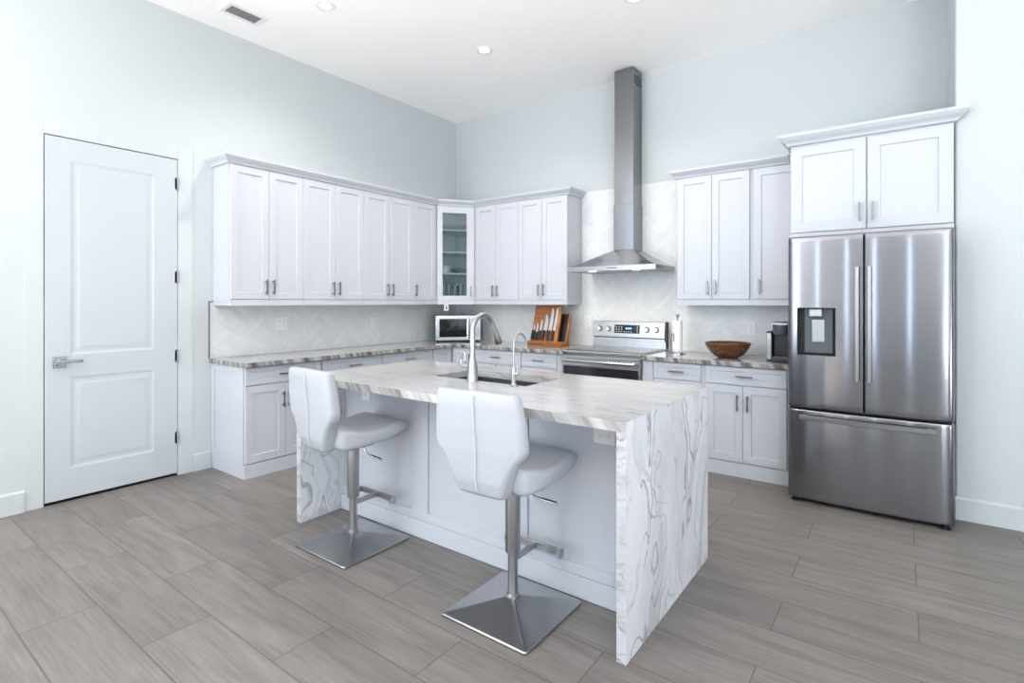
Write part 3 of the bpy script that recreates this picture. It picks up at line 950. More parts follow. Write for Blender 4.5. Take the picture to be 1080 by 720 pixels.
def top_piece(rects):
    bm = bmesh.new()
    for (x0, x1, y0, y1) in rects:
        box(bm, x0, x1, y0, y1, IH - IT, IH)
    bmesh.ops.recalc_face_normals(bm, faces=bm.faces)
    for f in bm.faces:
        if f.normal.y < -.5 and abs(f.calc_center_median().y - IY0) < .01:
            f.material_index = 1
        elif abs(f.normal.x) > .5 and min(abs(f.calc_center_median().x - IX0), abs(f.calc_center_median().x - IX1)) < .01:
            f.material_index = 2
    return bm
SX = 2.243
obj('top_slab', top_piece([(IX0, SX - .0008, IY0, IY1)]), [M['marble_top'], M['edge_isl'], M['marble_side']], r)
obj('top_slab', top_piece([(SX + .0008, sx0, IY0, IY1), (sx1, IX1, IY0, IY1), (sx0, sx1, IY0, sy0), (sx0, sx1, sy1, IY1)]), [M['marble_top'], M['edge_isl'], M['marble_side']], r)
for x0 in (IX0, IX1 - LT):
    bm = boxes((x0, x0 + LT, IY0, IY1, 0, IH - IT - .0001))
    bmesh.ops.recalc_face_normals(bm, faces=bm.faces)
    for f in bm.faces:
        if f.normal.y < -.5:
            f.material_index = 1
    obj('waterfall_panel', bm, [M['marble_side'], M['marble_rim_shaded']], r)
# sink
r = thing('sink', 'dark stainless undermount sink set into the island top', 'sink', ((sx0 + sx1) / 2, (sy0 + sy1) / 2, IH - .20))
bm = bmesh.new()
hw, hd_ = (sx1 - sx0) / 2 + .006, (sy1 - sy0) / 2 + .006
ztop = .20 - IT - .0006
def rr(hx, hy, z, rad, n=5):
    out = []
    for cx, cy, a0 in ((hx - rad, hy - rad, 0), (-hx + rad, hy - rad, PI / 2), (-hx + rad, -hy + rad, PI), (hx - rad, -hy + rad, 1.5 * PI)):
        for k in range(n + 1):
            t = a0 + PI / 2 * k / n
            out.append((cx + rad * math.cos(t), cy + rad * math.sin(t), z))
    return out
loft(bm, [rr(hw + .018, hd_ + .018, ztop, .03), rr(hw, hd_, ztop, .03), rr(hw, hd_, .02, .03), rr(hw - .03, hd_ - .03, -.03, .04), rr(.03, .03, -.036, .029)], cap=False)
obj('basin', bm, M['sink'], r, smooth=35)
bm = bmesh.new(); lathe(bm, [(0, -.034), (.02, -.034), (.034, -.030), (.040, -.033), (.040, -.037), (0, -.037)], 24); obj('drain', bm, M['chrome'], r, smooth=35)
# main faucet
r = thing('kitchen_faucet', 'tall brushed nickel gooseneck faucet with pull down spray head', 'faucet', (2.648, -2.757, IH))
bm = bmesh.new(); lathe(bm, [(0, 0), (.034, 0), (.034, .004), (.031, .008), (.030, .075), (.026, .105), (.018, .135), (.0165, .145), (0, .145)], 28); obj('faucet_body', bm, M['satin'], r, smooth=40)
bm = bmesh.new()
rad, zc2 = .095, .285
pts = [(0, 0, .14), (0, 0, .22)] + [(0, rad - rad * math.cos(PI * k / 16), zc2 + rad * math.sin(PI * k / 16)) for k in range(0, 15)]
tube(bm, pts, .0155, 16); obj('spout', bm, M['satin'], r, smooth=60)
e0 = Vector(pts[-1]); tdir = (Vector(pts[-1]) - Vector(pts[-2])).normalized()
bm = bmesh.new(); tube(bm, [e0, e0 + tdir * .01, e0 + tdir * .075, e0 + tdir * .125, e0 + tdir * .132], [.0165, .0175, .021, .0265, .024], 18)
obj('spray_head', bm, M['satin'], r, smooth=40)
bm = bmesh.new(); cyl(bm, (-.022, 0, .085), (-.065, 0, .085), .0175); cyl(bm, (-.065, 0, .085), (-.085, 0, .087), .016, .011)
tube(bm, [(-.078, 0, .088), (-.086, 0, .115), (-.080, 0, .150), (-.066, .0, .168)], [.006, .0055, .005, .0045], 10)
tube(bm, [(-.066, 0, .168), (-.056, 0, .150), (-.058, 0, .115), (-.060, 0, .10)], [.0045, .0045, .0045, .005], 10)
obj('lever', bm, M['chrome'], r, smooth=45)
# filtered water faucet
r = thing('water_faucet', 'slim gooseneck drinking water faucet beside the main faucet', 'faucet', (2.938, -2.752, IH))
bm = bmesh.new(); lathe(bm, [(0, 0), (.026, 0), (.026, .003), (.016, .008), (.012, .02), (.0135, .05), (.015, .07), (.013, .085), (.007, .10), (0, .10)], 22); obj('faucet_body', bm, M['satin'], r, smooth=40)
bm = bmesh.new(); R2 = .058
tube(bm, [(0, 0, .09), (0, 0, .15)] + [(0, R2 - R2 * math.cos(PI * k / 14), .222 + R2 * math.sin(PI * k / 14)) for k in range(0, 14)] + [(0, 2 * R2, .195)], .0052, 12)
obj('spout', bm, M['satin'], r, smooth=60)
bm = bmesh.new(); cyl(bm, (.0, 0, .068), (.030, 0, .068), .009); tube(bm, [(.027, 0, .07), (.029, 0, .10), (.032, 0, .115)], [.005, .005, .004], 10); obj('lever', bm, M['chrome'], r, smooth=45)

# wall outlets
def outlet(label, loc, rot, W, H, gangs=1, horizontal=False):
    r = thing('outlet', label, 'outlet', loc, 0, 'white outlets')
    r.rotation_euler = rot
    bm = boxes((-W / 2, W / 2, -.006, 0, -H / 2, H / 2)); obj('cover_plate', bm, M['white'], r, bevel=.002)
    n = gangs
    for g in range(n):
        gx = (g - (n - 1) / 2) * .046
        bm = bmesh.new()
        for s in (-1, 1):
            if horizontal:
                box(bm, s * .021 - .016, s * .021 + .016, -.0085, -.006, -.014, .014)
            else:
                box(bm, gx - .014, gx + .014, -.0085, -.006, s * .021 - .016, s * .021 + .016)
        fc = obj('receptacle', bm, M['white'], r, bevel=.001)
        for s in (-1, 1):
            bm = bmesh.new()
            cx_, cz_ = (s * .021, 0) if horizontal else (gx, s * .021)
            for d_ in (-.006, .006):
                if horizontal:
                    box(bm, cx_ - .003, cx_ + .004, -.009, -.0086, cz_ + d_ - .001, cz_ + d_ + .001)
                else:
                    box(bm, cx_ + d_ - .001, cx_ + d_ + .001, -.009, -.0086, cz_ - .002, cz_ + .005)
            box(bm, cx_ - (.010 if horizontal else .0018), cx_ - (.007 if horizontal else -.0018), -.009, -.0086, cz_ - (.0015 if horizontal else .009), cz_ + (.0015 if horizontal else -.006))
            obj('slots', bm, M['black'], fc)
    return r
outlet('double white outlet on the herringbone tile nearest the free end of the left worktop', (.0035, -2.39, 1.175), (0, 0, PI / 2), .115, .118, 2)
outlet('single white outlet on the left wall tile, closer to the microwave', (.0035, -1.335, 1.15), (0, 0, PI / 2), .075, .118)
outlet('white outlet on the back wall tile between knife block and range', (1.918, -.0035, 1.168), (0, 0, 0), .074, .118)
outlet('white outlet on the back wall tile beside the coffee maker', (3.55, -.0035, 1.14), (0, 0, 0), .074, .118)
outlet('white outlet high on the island panel behind the stool nearest the left wall', (1.858, PY + .0115, .80), (0, 0, 0), .075, .115)
outlet('white horizontal outlet on the island panel beside the front marble end', (3.552, PY + .0115, .768), (0, 0, 0), .118, .075, 1, True)
r = thing('plug_in_device', 'small white plug in device with dark slot under the glass cabinet', 'charger', (.345, -.545, UZ0), ang)
obj('housing', boxes((-.026, .026, -.018, .012, -.075, -.0004)), M['white'], r, bevel=.004)
obj('slot', boxes((-.008, .008, -.0195, -.0181, -.058, -.018)), M['black'], r)

# ------------------------------------------------------------------ fridge
FX0, FX1 = 3.990, 4.890
r = thing('refrigerator', 'stainless french door refrigerator with water dispenser and bottom freezer drawer', 'refrigerator', (FX0, 0, 0))
FWd = FX1 - FX0
FYB = -0.865
obj('cabinet_body', boxes((.006, FWd - .006, FYB, -.04, .032, 1.800)), M['steel_dark'], r, bevel=.004)
def front_y(x, z, z0, z1):
    t = 2 * x / FWd - 1
    tz = 2 * (z - z0) / (z1 - z0) - 1
    edge = min(1.0, (1 - abs(t)) / .075)
    rnd = 1 - math.sqrt(max(0.0, 1 - (1 - edge) ** 2))
    ez = min(1.0, (1 - abs(tz)) / .03)
    rz = 1 - math.sqrt(max(0.0, 1 - (1 - ez) ** 2))
    return -(0.958 + .020 * (1 - t * t) - .034 * rnd + .006 * (1 - tz * tz) - .006 * rz)
def fridge_door(name, x0, x1, z0, z1, hole=None, nx=40, nz=30):
    xs = sorted(set([x0 + (x1 - x0) * k / nx for k in range(nx + 1)] + (list(hole[:2]) if hole else []) + [x0 + .003, x1 - .003]))
    zs = sorted(set([z0 + (z1 - z0) * k / nz for k in range(nz + 1)] + (list(hole[2:]) if hole else []) + [z0 + .004, z0 + .010, z1 - .004, z1 - .010]))
    bm = bmesh.new()
    V = {}
    def v(i, j):
        if (i, j) not in V:
            y = front_y(xs[i], zs[j], z0, z1)
            if i in (0, len(xs) - 1):
                y += .004
            V[i, j] = bm.verts.new((xs[i], y, zs[j]))
        return V[i, j]
    for i in range(len(xs) - 1):
        for j in range(len(zs) - 1):
            if hole and hole[0] - 1e-6 <= xs[i] and xs[i + 1] <= hole[1] + 1e-6 and hole[2] - 1e-6 <= zs[j] and zs[j + 1] <= hole[3] + 1e-6:
                continue
            bm.faces.new((v(i, j), v(i + 1, j), v(i + 1, j + 1), v(i, j + 1)))
    nx_, nz_ = len(xs) - 1, len(zs) - 1
    loop = [(i, 0) for i in range(nx_)] + [(nx_, j) for j in range(nz_)] + [(i, nz_) for i in range(nx_, 0, -1)] + [(0, j) for j in range(nz_, 0, -1)]
    back = [bm.verts.new((xs[i], FYB - .006, zs[j])) for i, j in loop]
    for k in range(len(loop)):
        bm.faces.new((v(*loop[k]), back[k], back[(k + 1) % len(loop)], v(*loop[(k + 1) % len(loop)])))
    bm.faces.new(back)
    return obj(name, bm, M['steel_v'], r, smooth=50)
mid = 4.437 - FX0
HOLE = (4.052 - FX0, 4.280 - FX0, 1.013, 1.336)
ZS = 0.655
dl = fridge_door('door', .0, mid - .0035, ZS, 1.822, HOLE)
drr = fridge_door('door', mid + .0035, FWd, ZS, 1.822)
fz = fridge_door('freezer_drawer', .0, FWd, .030, ZS - .016)
obj('door_seal', boxes((.012, FWd - .012, FYB - .05, FYB - .0002, ZS - .0155, ZS - .0005), (mid - .003, mid + .003, FYB - .05, FYB - .0002, ZS, 1.815)), M['black'], r)
# dispenser recess
hx0, hx1, hz0, hz1 = HOLE
bm = bmesh.new()
yb_, yfm = -.880, front_y((hx0 + hx1) / 2, 1.2, ZS, 1.822) + .001
th = .003
for b in ((hx0, hx0 + th, yfm, yb_, hz0, hz1), (hx1 - th, hx1, yfm, yb_, hz0, hz1), (hx0, hx1, yfm, yb_, hz0, hz0 + .006), (hx0, hx1, yfm, yb_, hz1 - .004, hz1), (hx0, hx1, yb_ - .004, yb_, hz0, hz1)):
    box(bm, *b)
ds = obj('dispenser', bm, M['black'], dl)
bm = bmesh.new(); box(bm, hx0 + .036, hx1 - .020, yb_ - .030, yb_ - .004, hz0 + .012, hz1 - .005); obj('dispenser_back', bm, M['grey'], ds, bevel=.004)
bm = bmesh.new(); box(bm, hx0 + .068, hx0 + .146, yb_ - .072, yb_ - .032, hz1 - .062, hz1 - .006); obj('nozzle', bm, M['satin'], ds, bevel=.006)
bm = bmesh.new(); box(bm, hx0 + .082, hx0 + .158, yb_ - .042, yb_ - .0305, hz0 + .088, hz0 + .242); obj('paddle', bm, M['satin'], ds, bevel=.003)
# handles
def fridge_handle(par, x):
    bm = bmesh.new()
    ym = front_y(x, 1.2, ZS, 1.822)
    n = 14
    rings = []
    for k in range(n + 1):
        t = k / n
        z = .862 + (1.603 - .862) * t
        y = ym - .036 - .012 * (1 - (2 * t - 1) ** 2)
        rings.append([(x - .012, y - .004, z), (x - .009, y - .010, z), (x + .009, y - .010, z), (x + .012, y - .004, z), (x + .012, y + .008, z), (x - .012, y + .008, z)])
    loft(bm, rings)
    for z in (.885, 1.580):
        box(bm, x - .009, x + .009, ym - .034, ym + .004, z - .016, z + .016)
    obj('handle', bm, M['satin'], par, smooth=40)
fridge_handle(dl, mid - .036)
fridge_handle(drr, mid + .030)
bm = bmesh.new()
rings = []
for k in range(21):
    t = k / 20
    x = .080 + (.812 - .080) * t
    y = front_y(x, .6, .03, ZS) - .034 - .004 * (1 - (2 * t - 1) ** 2)
    z = .592
    rings.append([(x, y - .010, z - .012), (x, y - .012, z + .010), (x, y - .004, z + .016), (x, y + .008, z + .016), (x, y + .008, z - .016), (x, y - .004, z - .016)])
loft(bm, rings)
for x in (.105, .787):
    box(bm, x - .014, x + .014, front_y(x, .59, .03, ZS) - .030, front_y(x, .59, .03, ZS) + .004, .580, .604)
obj('handle', bm, M['satin'], fz, smooth=40)
bm = bmesh.new(); box(bm, .03, FWd - .03, -.90, -.84, .008, .0315)
obj('kick_grille', bm, M['black'], r)
for x in (.045, FWd - .045):
    bm = bmesh.new(); lathe(bm, [(0, 0), (.026, 0), (.026, .010), (.014, .014), (.012, .0318), (0, .0318)], 18, x, -.925); obj('foot', bm, M['black'], r, smooth=40)

# ------------------------------------------------------------------ range and hood
RX0, RX1 = 2.014, 2.800
RW = RX1 - RX0
r = thing('range', 'stainless electric range with glass cooktop and raised control panel', 'stove', (RX0, 0, 0))
obj('range_body', boxes((.0, RW, -.660, -.012, .02, .893)), M['steel_dark'], r)
for x in (.05, RW - .05):
    bm = bmesh.new()
    for y in (-.60, -.08):
        lathe(bm, [(0, 0), (.02, 0), (.02, .008), (.01, .0199), (0, .0199)], 12, x, y)
    obj('foot', bm, M['black'], r)
bm = bmesh.new(); box(bm, -.0, RW, -.690, -.075, .8935, .917); ck = obj('cooktop', bm, M['steel_h'], r, bevel=.005)
obj('cooktop_glass', boxes((.02, RW - .02, -.655, -.080, .9172, .9205)), M['blackglass'], ck)
bm = bmesh.new()
for (x, y, q) in ((.21, -.50, .10), (.57, -.50, .085), (.21, -.23, .075), (.57, -.23, .10)):
    for k in range(36):
        a0, a1 = 2 * PI * k / 36, 2 * PI * (k + 1) / 36
        bm.faces.new([bm.verts.new((x + rr_ * math.cos(t), y + rr_ * math.sin(t), .92065)) for rr_, t in ((q, a0), (q, a1), (q - .003, a1), (q - .003, a0))])
obj('burner_rings', bm, M['grey'], ck)
bm = bmesh.new()
box(bm, 0, RW, -.712, -.6605, .778, .872)
od = obj('oven_door', bm, M['steel_h'], r, bevel=.004)
bm = bmesh.new(); box(bm, 0, RW, -.706, -.6605, .19, .7775); obj('lower_door', bm, M['steel_h'], r, bevel=.003)
obj('oven_window', boxes((.018, RW - .018, -.7095, -.7062, .25, .774)), M['ovenglass'], r)
bm = bmesh.new(); tube(bm, [(.03, -.752, .826), (RW / 2, -.757, .826), (RW - .03, -.752, .826)], .014, 14)
for x in (.055, RW - .055):
    box(bm, x - .012, x + .012, -.750, -.712, .817, .837)
obj('oven_handle', bm, M['steel_h'], od, smooth=40)
bm = bmesh.new(); box(bm, 0, RW, -.704, -.6605, .035, .185); obj('storage_drawer', bm, M['steel_h'], r, bevel=.003)
# backguard
bm = bmesh.new()
loft(bm, [[(x, -.072, .917), (x, -.012, .917), (x, -.012, 1.01), (x, -.066, 1.01)] for x in (.0, RW - .006)])
obj('backguard', bm, M['steel_h'], r)
bm = bmesh.new()
loft(bm, [[(x, -.092, 1.018), (x, -.012, 1.018), (x, -.012, 1.172), (x, -.056, 1.178), (x, -.070, 1.172)] for x in (.0, RW - .012)])
cp = obj('control_panel', bm, M['steel_h'], r, bevel=.003)
bm = bmesh.new(); loft(bm, [[(x, -.094, 1.010), (x, -.011, .917), (x, -.011, 1.180), (x, -.060, 1.180)] for x in (RW - .011, RW)]); obj('end_cap', bm, M['black'], r)
obj('shadow_gap', boxes((.02, RW - .02, -.080, -.012, 1.0102, 1.0178)), M['black'], r)
slope = lambda z: -.092 + (z - 1.018) / (1.172 - 1.018) * .022
def on_panel(bm, x0, x1, z0, z1, t):
    vs = [bm.verts.new((x, slope(z) - d, z)) for d in (0.0002, t) for x, z in ((x0, z0), (x1, z0), (x1, z1), (x0, z1))]
    for q in ((3, 2, 1, 0), (4, 5, 6, 7), (0, 1, 5, 4), (1, 2, 6, 5), (2, 3, 7, 6), (3, 0, 4, 7)):
        bm.faces.new([vs[i] for i in q])
bm = bmesh.new(); on_panel(bm, .248, .520, 1.058, 1.142, .0015); dp = obj('display_panel', bm, M['blackglass'], cp)
bm = bmesh.new()
for k, dx in enumerate((0, .016, .036, .052)):
    on_panel(bm, .372 + dx, .382 + dx, 1.098, 1.116, .0025)
for zz in (1.103, 1.111):
    on_panel(bm, .4015, .4045, zz - .0015, zz + .0015, .0025)
obj('clock_digits', bm, M['display'], dp)
bm = bmesh.new()
for i in range(3):
    for j in range(3):
        on_panel(bm, .262 + i * .028, .278 + i * .028, 1.072 + j * .022, 1.077 + j * .022, .0022)
for i in range(4):
    on_panel(bm, .352 + i * .024, .364 + i * .024, 1.070, 1.076, .0022)
for j in range(4):
    on_panel(bm, .490, .502, 1.070 + j * .018, 1.075 + j * .018, .0022)
obj('button_marks', bm, M['white'], dp)
for x in (.084, .182, .594, .690):
    z = 1.100
    y = slope(z)
    bm = bmesh.new(); cyl(bm, (x, y, z), (x, y - .006, z), .030, .030, 26); k1 = obj('knob', bm, M['steel_dark'], cp, smooth=40)
    bm = bmesh.new(); cyl(bm, (x, y - .006, z), (x, y - .032, z), .023, .020, 26); box(bm, x - .005, x + .005, y - .040, y - .031, z - .020, z + .020)
    obj('knob_grip', bm, M['chrome'], k1, smooth=40)

HX0, HX1, HY = 1.962, 2.860, -.500
HCX = (2.327 + 2.527) / 2
r = thing('range_hood', 'stainless pyramid chimney range hood above the range', 'range hood', (0, 0, 0))
HZ = 1.672
bm = bmesh.new()
ringz = lambda x0, x1, y0, z: [(x0, y0, z), (x1, y0, z), (x1, -.004, z), (x0, -.004, z)]
loft(bm, [ringz(HX0, HX1, HY, HZ), ringz(HX0, HX1, HY, HZ + .044)], cap=False)
loft(bm, [ringz(HX0, HX1, HY, HZ + .044), ringz(HX0 + .10, HX1 - .10, HY + .075, HZ + .085), ringz(2.322, 2.532, -.226, HZ + .215)], cap=False)
bm.faces.new([bm.verts.new(p) for p in ringz(2.322, 2.532, -.226, HZ + .215)])
bmesh.ops.remove_doubles(bm, verts=bm.verts, dist=1e-5)
cn = obj('canopy', bm, M['canopy'], r, bevel=.002)
obj('chimney_lower', boxes((2.322, 2.532, -.226, -.004, HZ + .2155, 2.335)), M['steel_c'], r, bevel=.002)
obj('chimney_upper', boxes((2.328, 2.526, -.220, -.004, 2.3355, ROOM_Z - .002)), M['steel_c'], r, bevel=.002)
bm = bmesh.new()
for k in range(3):
    box(bm, 2.5262, 2.528, -.19, -.03, 3.52 + k * .035, 3.535 + k * .035)
obj('vent_slots', bm, M['black'], r)
bm = bmesh.new(); box(bm, HX0 + .006, HX1 - .006, HY + .006, -.006, HZ + .004, HZ + .010); un = obj('underside', bm, M['steel_h'], cn)
for k in range(3):
    x0 = HX0 + .05 + k * .27
    obj('grease_filter', boxes((x0, x0 + .255, HY + .16, -.06, HZ + .0, HZ + .0039)), M['satin'], un, bevel=.001)
for x in (2.185, 2.640):
    bm = bmesh.new(); lathe(bm, [(0, HZ + .001), (.030, HZ + .001), (.036, HZ + .0038)], 24, x, HY + .085); obj('hood_lamp', bm, M['hoodlamp'], un)
    L = bpy.data.lights.new('hood_bulb', 'SPOT'); L.energy = 8; L.color = (1, .82, .58); L.spot_size = 2.3; L.spot_blend = .8; L.shadow_soft_size = .03
    lo = bpy.data.objects.new('hood_bulb', L); COL.objects.link(lo); lo.location = (x, HY + .085, HZ - .006); lo.parent = un
bm = bmesh.new()
for k in range(4):
    cyl(bm, (2.405 + k * .024, HY + .0005, HZ + .023), (2.405 + k * .024, HY - .004, HZ + .023), .0065, n=14)
obj('hood_buttons', bm, M['black'], cn)

# ------------------------------------------------------------------ things on the worktops
# microwave set diagonally in the corner
r = thing('microwave', 'small silver microwave oven set diagonally in the corner', 'microwave', (0.44, -0.44, CZ), PI / 4)
MW, MH, MD_ = .525, .312, .36
for x in (-.2, .2):
    for y in (.04, MD_ - .05):
        bm = bmesh.new(); cyl(bm, (x, y, 0), (x, y, .012), .014, n=12); obj('foot', bm, M['black'], r)
obj('case', boxes((-MW / 2, MW / 2, .02, MD_, .0122, MH)), M['steel_dark'], r, bevel=.006)
mdoor = obj('door', boxes((-MW / 2, MW / 2 - .135, -.006, .0195, .018, MH - .004)), M['steel_h'], r, bevel=.004)
obj('window', boxes((-MW / 2 + .042, MW / 2 - .16, -.0085, -.0062, .058, MH - .042)), M['blackglass'], mdoor, bevel=.002)
bm = bmesh.new(); box(bm, MW / 2 - .160, MW / 2 - .148, -.036, -.024, .05, MH - .04); box(bm, MW / 2 - .160, MW / 2 - .148, -.026, -.006, .06, .075); box(bm, MW / 2 - .160, MW / 2 - .148, -.026, -.006, MH - .065, MH - .05)
obj('handle', bm, M['chrome'], mdoor, bevel=.002)
cpn = obj('control_panel', boxes((MW / 2 - .132, MW / 2, -.006, .0195, .018, MH - .004)), M['steel_h'], r, bevel=.004)
obj('display', boxes((MW / 2 - .10, MW / 2 - .03, -.0078, -.0062, MH - .075, MH - .045)), M['blackglass'], cpn)
bm = bmesh.new()
for i in range(3):
    for j in range(4):
        box(bm, MW / 2 - .104 + i * .028, MW / 2 - .084 + i * .028, -.0078, -.0062, .05 + j * .034, .072 + j * .034)
obj('buttons', bm, M['satin'], cpn)

# magnetic knife block
TILT = math.radians(16.5)
KB = Vector((1.405, -.352, CZ))
r = thing('knife_block', 'orange brown wooden magnetic knife block leaning back beside the range', 'knife block', KB)
obj('base', boxes((-.01, .405, -.045, .135, 0, .030)), M['block'], r, bevel=.003)
obj('base_band', boxes((-.012, .407, -.047, .137, .0305, .052)), M['blockedge'], r, bevel=.003)
Rt = Matrix.Rotation(-TILT, 4, 'X')
bm = boxes((0, .335, 0, .024, .0, .395)); fl = obj('front_board', bm, M['block'], r, bevel=.002)
fl.location, fl.rotation_euler = (0, .0, .053), (-TILT, 0, 0)
bm = boxes((.292, .335, -.004, .0, .0, .395)); obj('board_edge', bm, M['blockedge'], fl, bevel=.001)
bm = boxes((.06, .395, 0, .004, .0, .300)); bl = obj('rear_board_lining', bm, M['black'], r)
bl.location, bl.rotation_euler = (0.01, .068, .053), (-TILT, 0, 0)
bm = boxes((.06, .395, .0042, .022, .0, .300), (.3952, .410, -.022, .022, .0, .300)); b2 = obj('rear_board', bm, M['blockedge'], r, bevel=.0015)
b2.location, b2.rotation_euler = (0.01, .068, .053), (-TILT, 0, 0)
KL = ['smallest black handled knife at the left end of the knife block', 'short paring knife, second from the left on the knife block',
      'slim utility knife, third from the left on the knife block', 'wide chef knife in the middle of the knife block',
      'long carving knife, second from the right on the knife block', 'longest narrow knife at the right end of the front board']
base_m = Matrix.Translation(KB + Vector((0, 0, .053))) @ Rt
for i, (x, hl, tip, bw) in enumerate(((.018, .105, .165, .016), (.058, .085, .185, .018), (.100, .10, .225, .024), (.150, .105, .285, .042), (.212, .105, .355, .038), (.268, .105, .362, .028))):
    k = thing('kitchen_knife', KL[i], 'knife', (0, 0, 0), 0, 'knives on the magnetic block')
    k.matrix_world = base_m @ Matrix.Translation((x, -.0005, .012)) @ Matrix.Rotation(math.radians(2.5), 4, 'Y')
    bm = bmesh.new()
    prof = [(-.007, hl), (bw * .95, hl), (bw * .98, hl + (tip - hl) * .45), (bw * .62, hl + (tip - hl) * .8), (.002, tip), (-.007, tip - .012)]
    A = [bm.verts.new((a, -.0062, b)) for a, b in prof]; Bv = [bm.verts.new((a, -.0042, b)) for a, b in prof]
    bm.faces.new(A); bm.faces.new(Bv[::-1])
    for q in range(len(prof)):
        bm.faces.new((A[q], A[(q + 1) % len(prof)], Bv[(q + 1) % len(prof)], Bv[q]))
    obj('blade', bm, M['blade'], k)
    bm = bmesh.new(); loft(bm, [[(-.012 + o, -.020, z), (.016 + o, -.020, z), (.016 + o, -.0005, z), (-.012 + o, -.0005, z)] for z, o in ((0, .004), (.015, .002), (hl * .5, -.001), (hl - .012, 0), (hl, .001))])
    h_ = obj('handle', bm, M['black'], k, bevel=.003)
    bm = bmesh.new()
    for q in (.25, .5, .75):
        cyl(bm, (.001, -.0204, hl * q), (.001, -.0212, hl * q), .0028, n=10)
    obj('rivets', bm, M['chrome'], h_)

# paper towel on its holder
PT = Vector((2.985, -.285, CZ))
r = thing('paper_towel_holder', 'chrome paper towel holder with a dark finial right of the range', 'paper towel holder', PT)
bm = bmesh.new(); lathe(bm, [(0, 0), (.075, 0), (.075, .008), (.068, .014), (.012, .016), (0, .016)], 32); obj('base_plate', bm, M['chrome'], r, smooth=40)
bm = bmesh.new(); lathe(bm, [(0, .0165), (.006, .0165), (.006, .325), (0, .325)], 12); obj('rod', bm, M['steel_dark'], r, smooth=40)
bm = bmesh.new(); lathe(bm, [(0, .3252), (.010, .3252), (.006, .332), (.014, .345), (.010, .354), (0, .352)], 14)
tube(bm, [(0, 0, .338), (-.012, 0, .348), (-.018, 0, .358)], [.004, .004, .003], 8); tube(bm, [(0, 0, .338), (.012, 0, .348), (.018, 0, .358)], [.004, .004, .003], 8)
obj('finial', bm, M['steel_dark'], r, smooth=40)
bm = bmesh.new(); tube(bm, [(-.040, -.052, .014), (-.040, -.056, .12), (-.034, -.060, .17), (-.018, -.062, .185), (-.012, -.062, .15), (-.016, -.062, .11)], .0045, 10); obj('tension_arm', bm, M['steel_dark'], r, smooth=60)
bm = bmesh.new(); lathe(bm, [(.015, .0168), (.042, .0168), (.042, .300), (.015, .300), (.015, .0168)], 36)
o = tag(obj('paper_towel_roll', bm, M['paper'], smooth=40), 'white paper towel roll standing on the chrome holder', 'paper towel'); o.location = PT

# wooden bowl
bm = bmesh.new()
lathe(bm, [(0, 0), (.070, 0), (.082, .004), (.112, .020), (.142, .048), (.166, .084), (.180, .116), (.184, .126)], 56, mi=0)
lathe(bm, [(.184, .126), (.182, .129), (.176, .127)], 56, mi=1)
lathe(bm, [(.176, .127), (.158, .090), (.134, .056), (.104, .028), (.060, .014), (0, .012)], 56, mi=0)
bmesh.ops.remove_doubles(bm, verts=bm.verts, dist=1e-5)
o = tag(obj('wooden_bowl', bm, [M['bowlwood'], M['bowlrim']], smooth=60), 'wide dark carved wooden bowl on the right hand worktop', 'bowl')
o.location = (3.450, -.395, CZ)

# coffee maker
r = thing('coffee_maker', 'black single cup coffee maker with side water tank beside the fridge', 'coffee maker', (3.865, -.42, CZ))
obj('base', boxes((-.062, .075, -.125, .13, 0, .030)), M['black'], r, bevel=.006)
obj('drip_tray', boxes((-.050, .062, -.120, -.02, .0305, .040)), M['grey'], r, bevel=.002)
obj('column', boxes((-.062, .075, .0, .13, .0305, .215)), M['black'], r, bevel=.008)
bm = bmesh.new(); box(bm, -.062, .075, -.03, .13, .2155, .312); hdm = obj('head', bm, M['black'], r, bevel=.012)
bm = bmesh.new(); lathe(bm, [(0, .2154), (.056, .2154), (.060, .222), (.060, .285), (0, .285)], 32, .006, -.052); obj('brew_chamber', bm, M['grey'], hdm, smooth=40)
bm = bmesh.new(); lathe(bm, [(0, .2855), (.062, .2855), (.062, .300), (.050, .312), (0, .314)], 32, .006, -.052); obj('lid', bm, M['steel_dark'], hdm, smooth=40)
bm = bmesh.new(); loft(bm, [[(-.056, -.098, z), (-.048, -.125, z), (.060, -.125, z), (.068, -.098, z), (.068, -.090, z), (-.056, -.090, z)] for z in (.295, .305)]); obj('lid_handle', bm, M['satin'], hdm)
obj('water_tank', boxes((-.098, -.0625, -.06, .13, .012, .225)), M['satin'], r, bevel=.006)
obj('tank_lid', boxes((-.099, -.0625, -.062, .131, .2255, .236)), M['black'], r, bevel=.003)
obj('tank_base', boxes((-.099, -.0625, -.062, .131, .0, .0115)), M['black'], r)

# ------------------------------------------------------------------ bar stools
def smooth_profile(ring_fn, ts):
    return [ring_fn(t) for t in ts]
def interp(tab, t):
    for (a, *va), (b, *vb) in zip(tab, tab[1:]):
        if t <= b:
            u = (t - a) / (b - a)
            u = u * u * (3 - 2 * u) * .5 + u * .5
            return [p + (q - p) * u for p, q in zip(va, vb)]
    return tab[-1][1:]
def rrect(hw, t0, t1, rad, n=4):
    """rounded rectangle in (u, v): u from -hw..hw, v from t0..t1"""
    rad = min(rad, (t1 - t0) / 2 * .98, hw * .98)
    out = []
    for cx, cy, a0 in ((hw - rad, t1 - rad, 0), (-hw + rad, t1 - rad, PI / 2), (-hw + rad, t0 + rad, PI), (hw - rad, t0 + rad, 1.5 * PI)):
        for k in range(n + 1):
            a = a0 + PI / 2 * k / n
            out.append((cx + rad * math.cos(a), cy + rad * math.sin(a)))
    return out

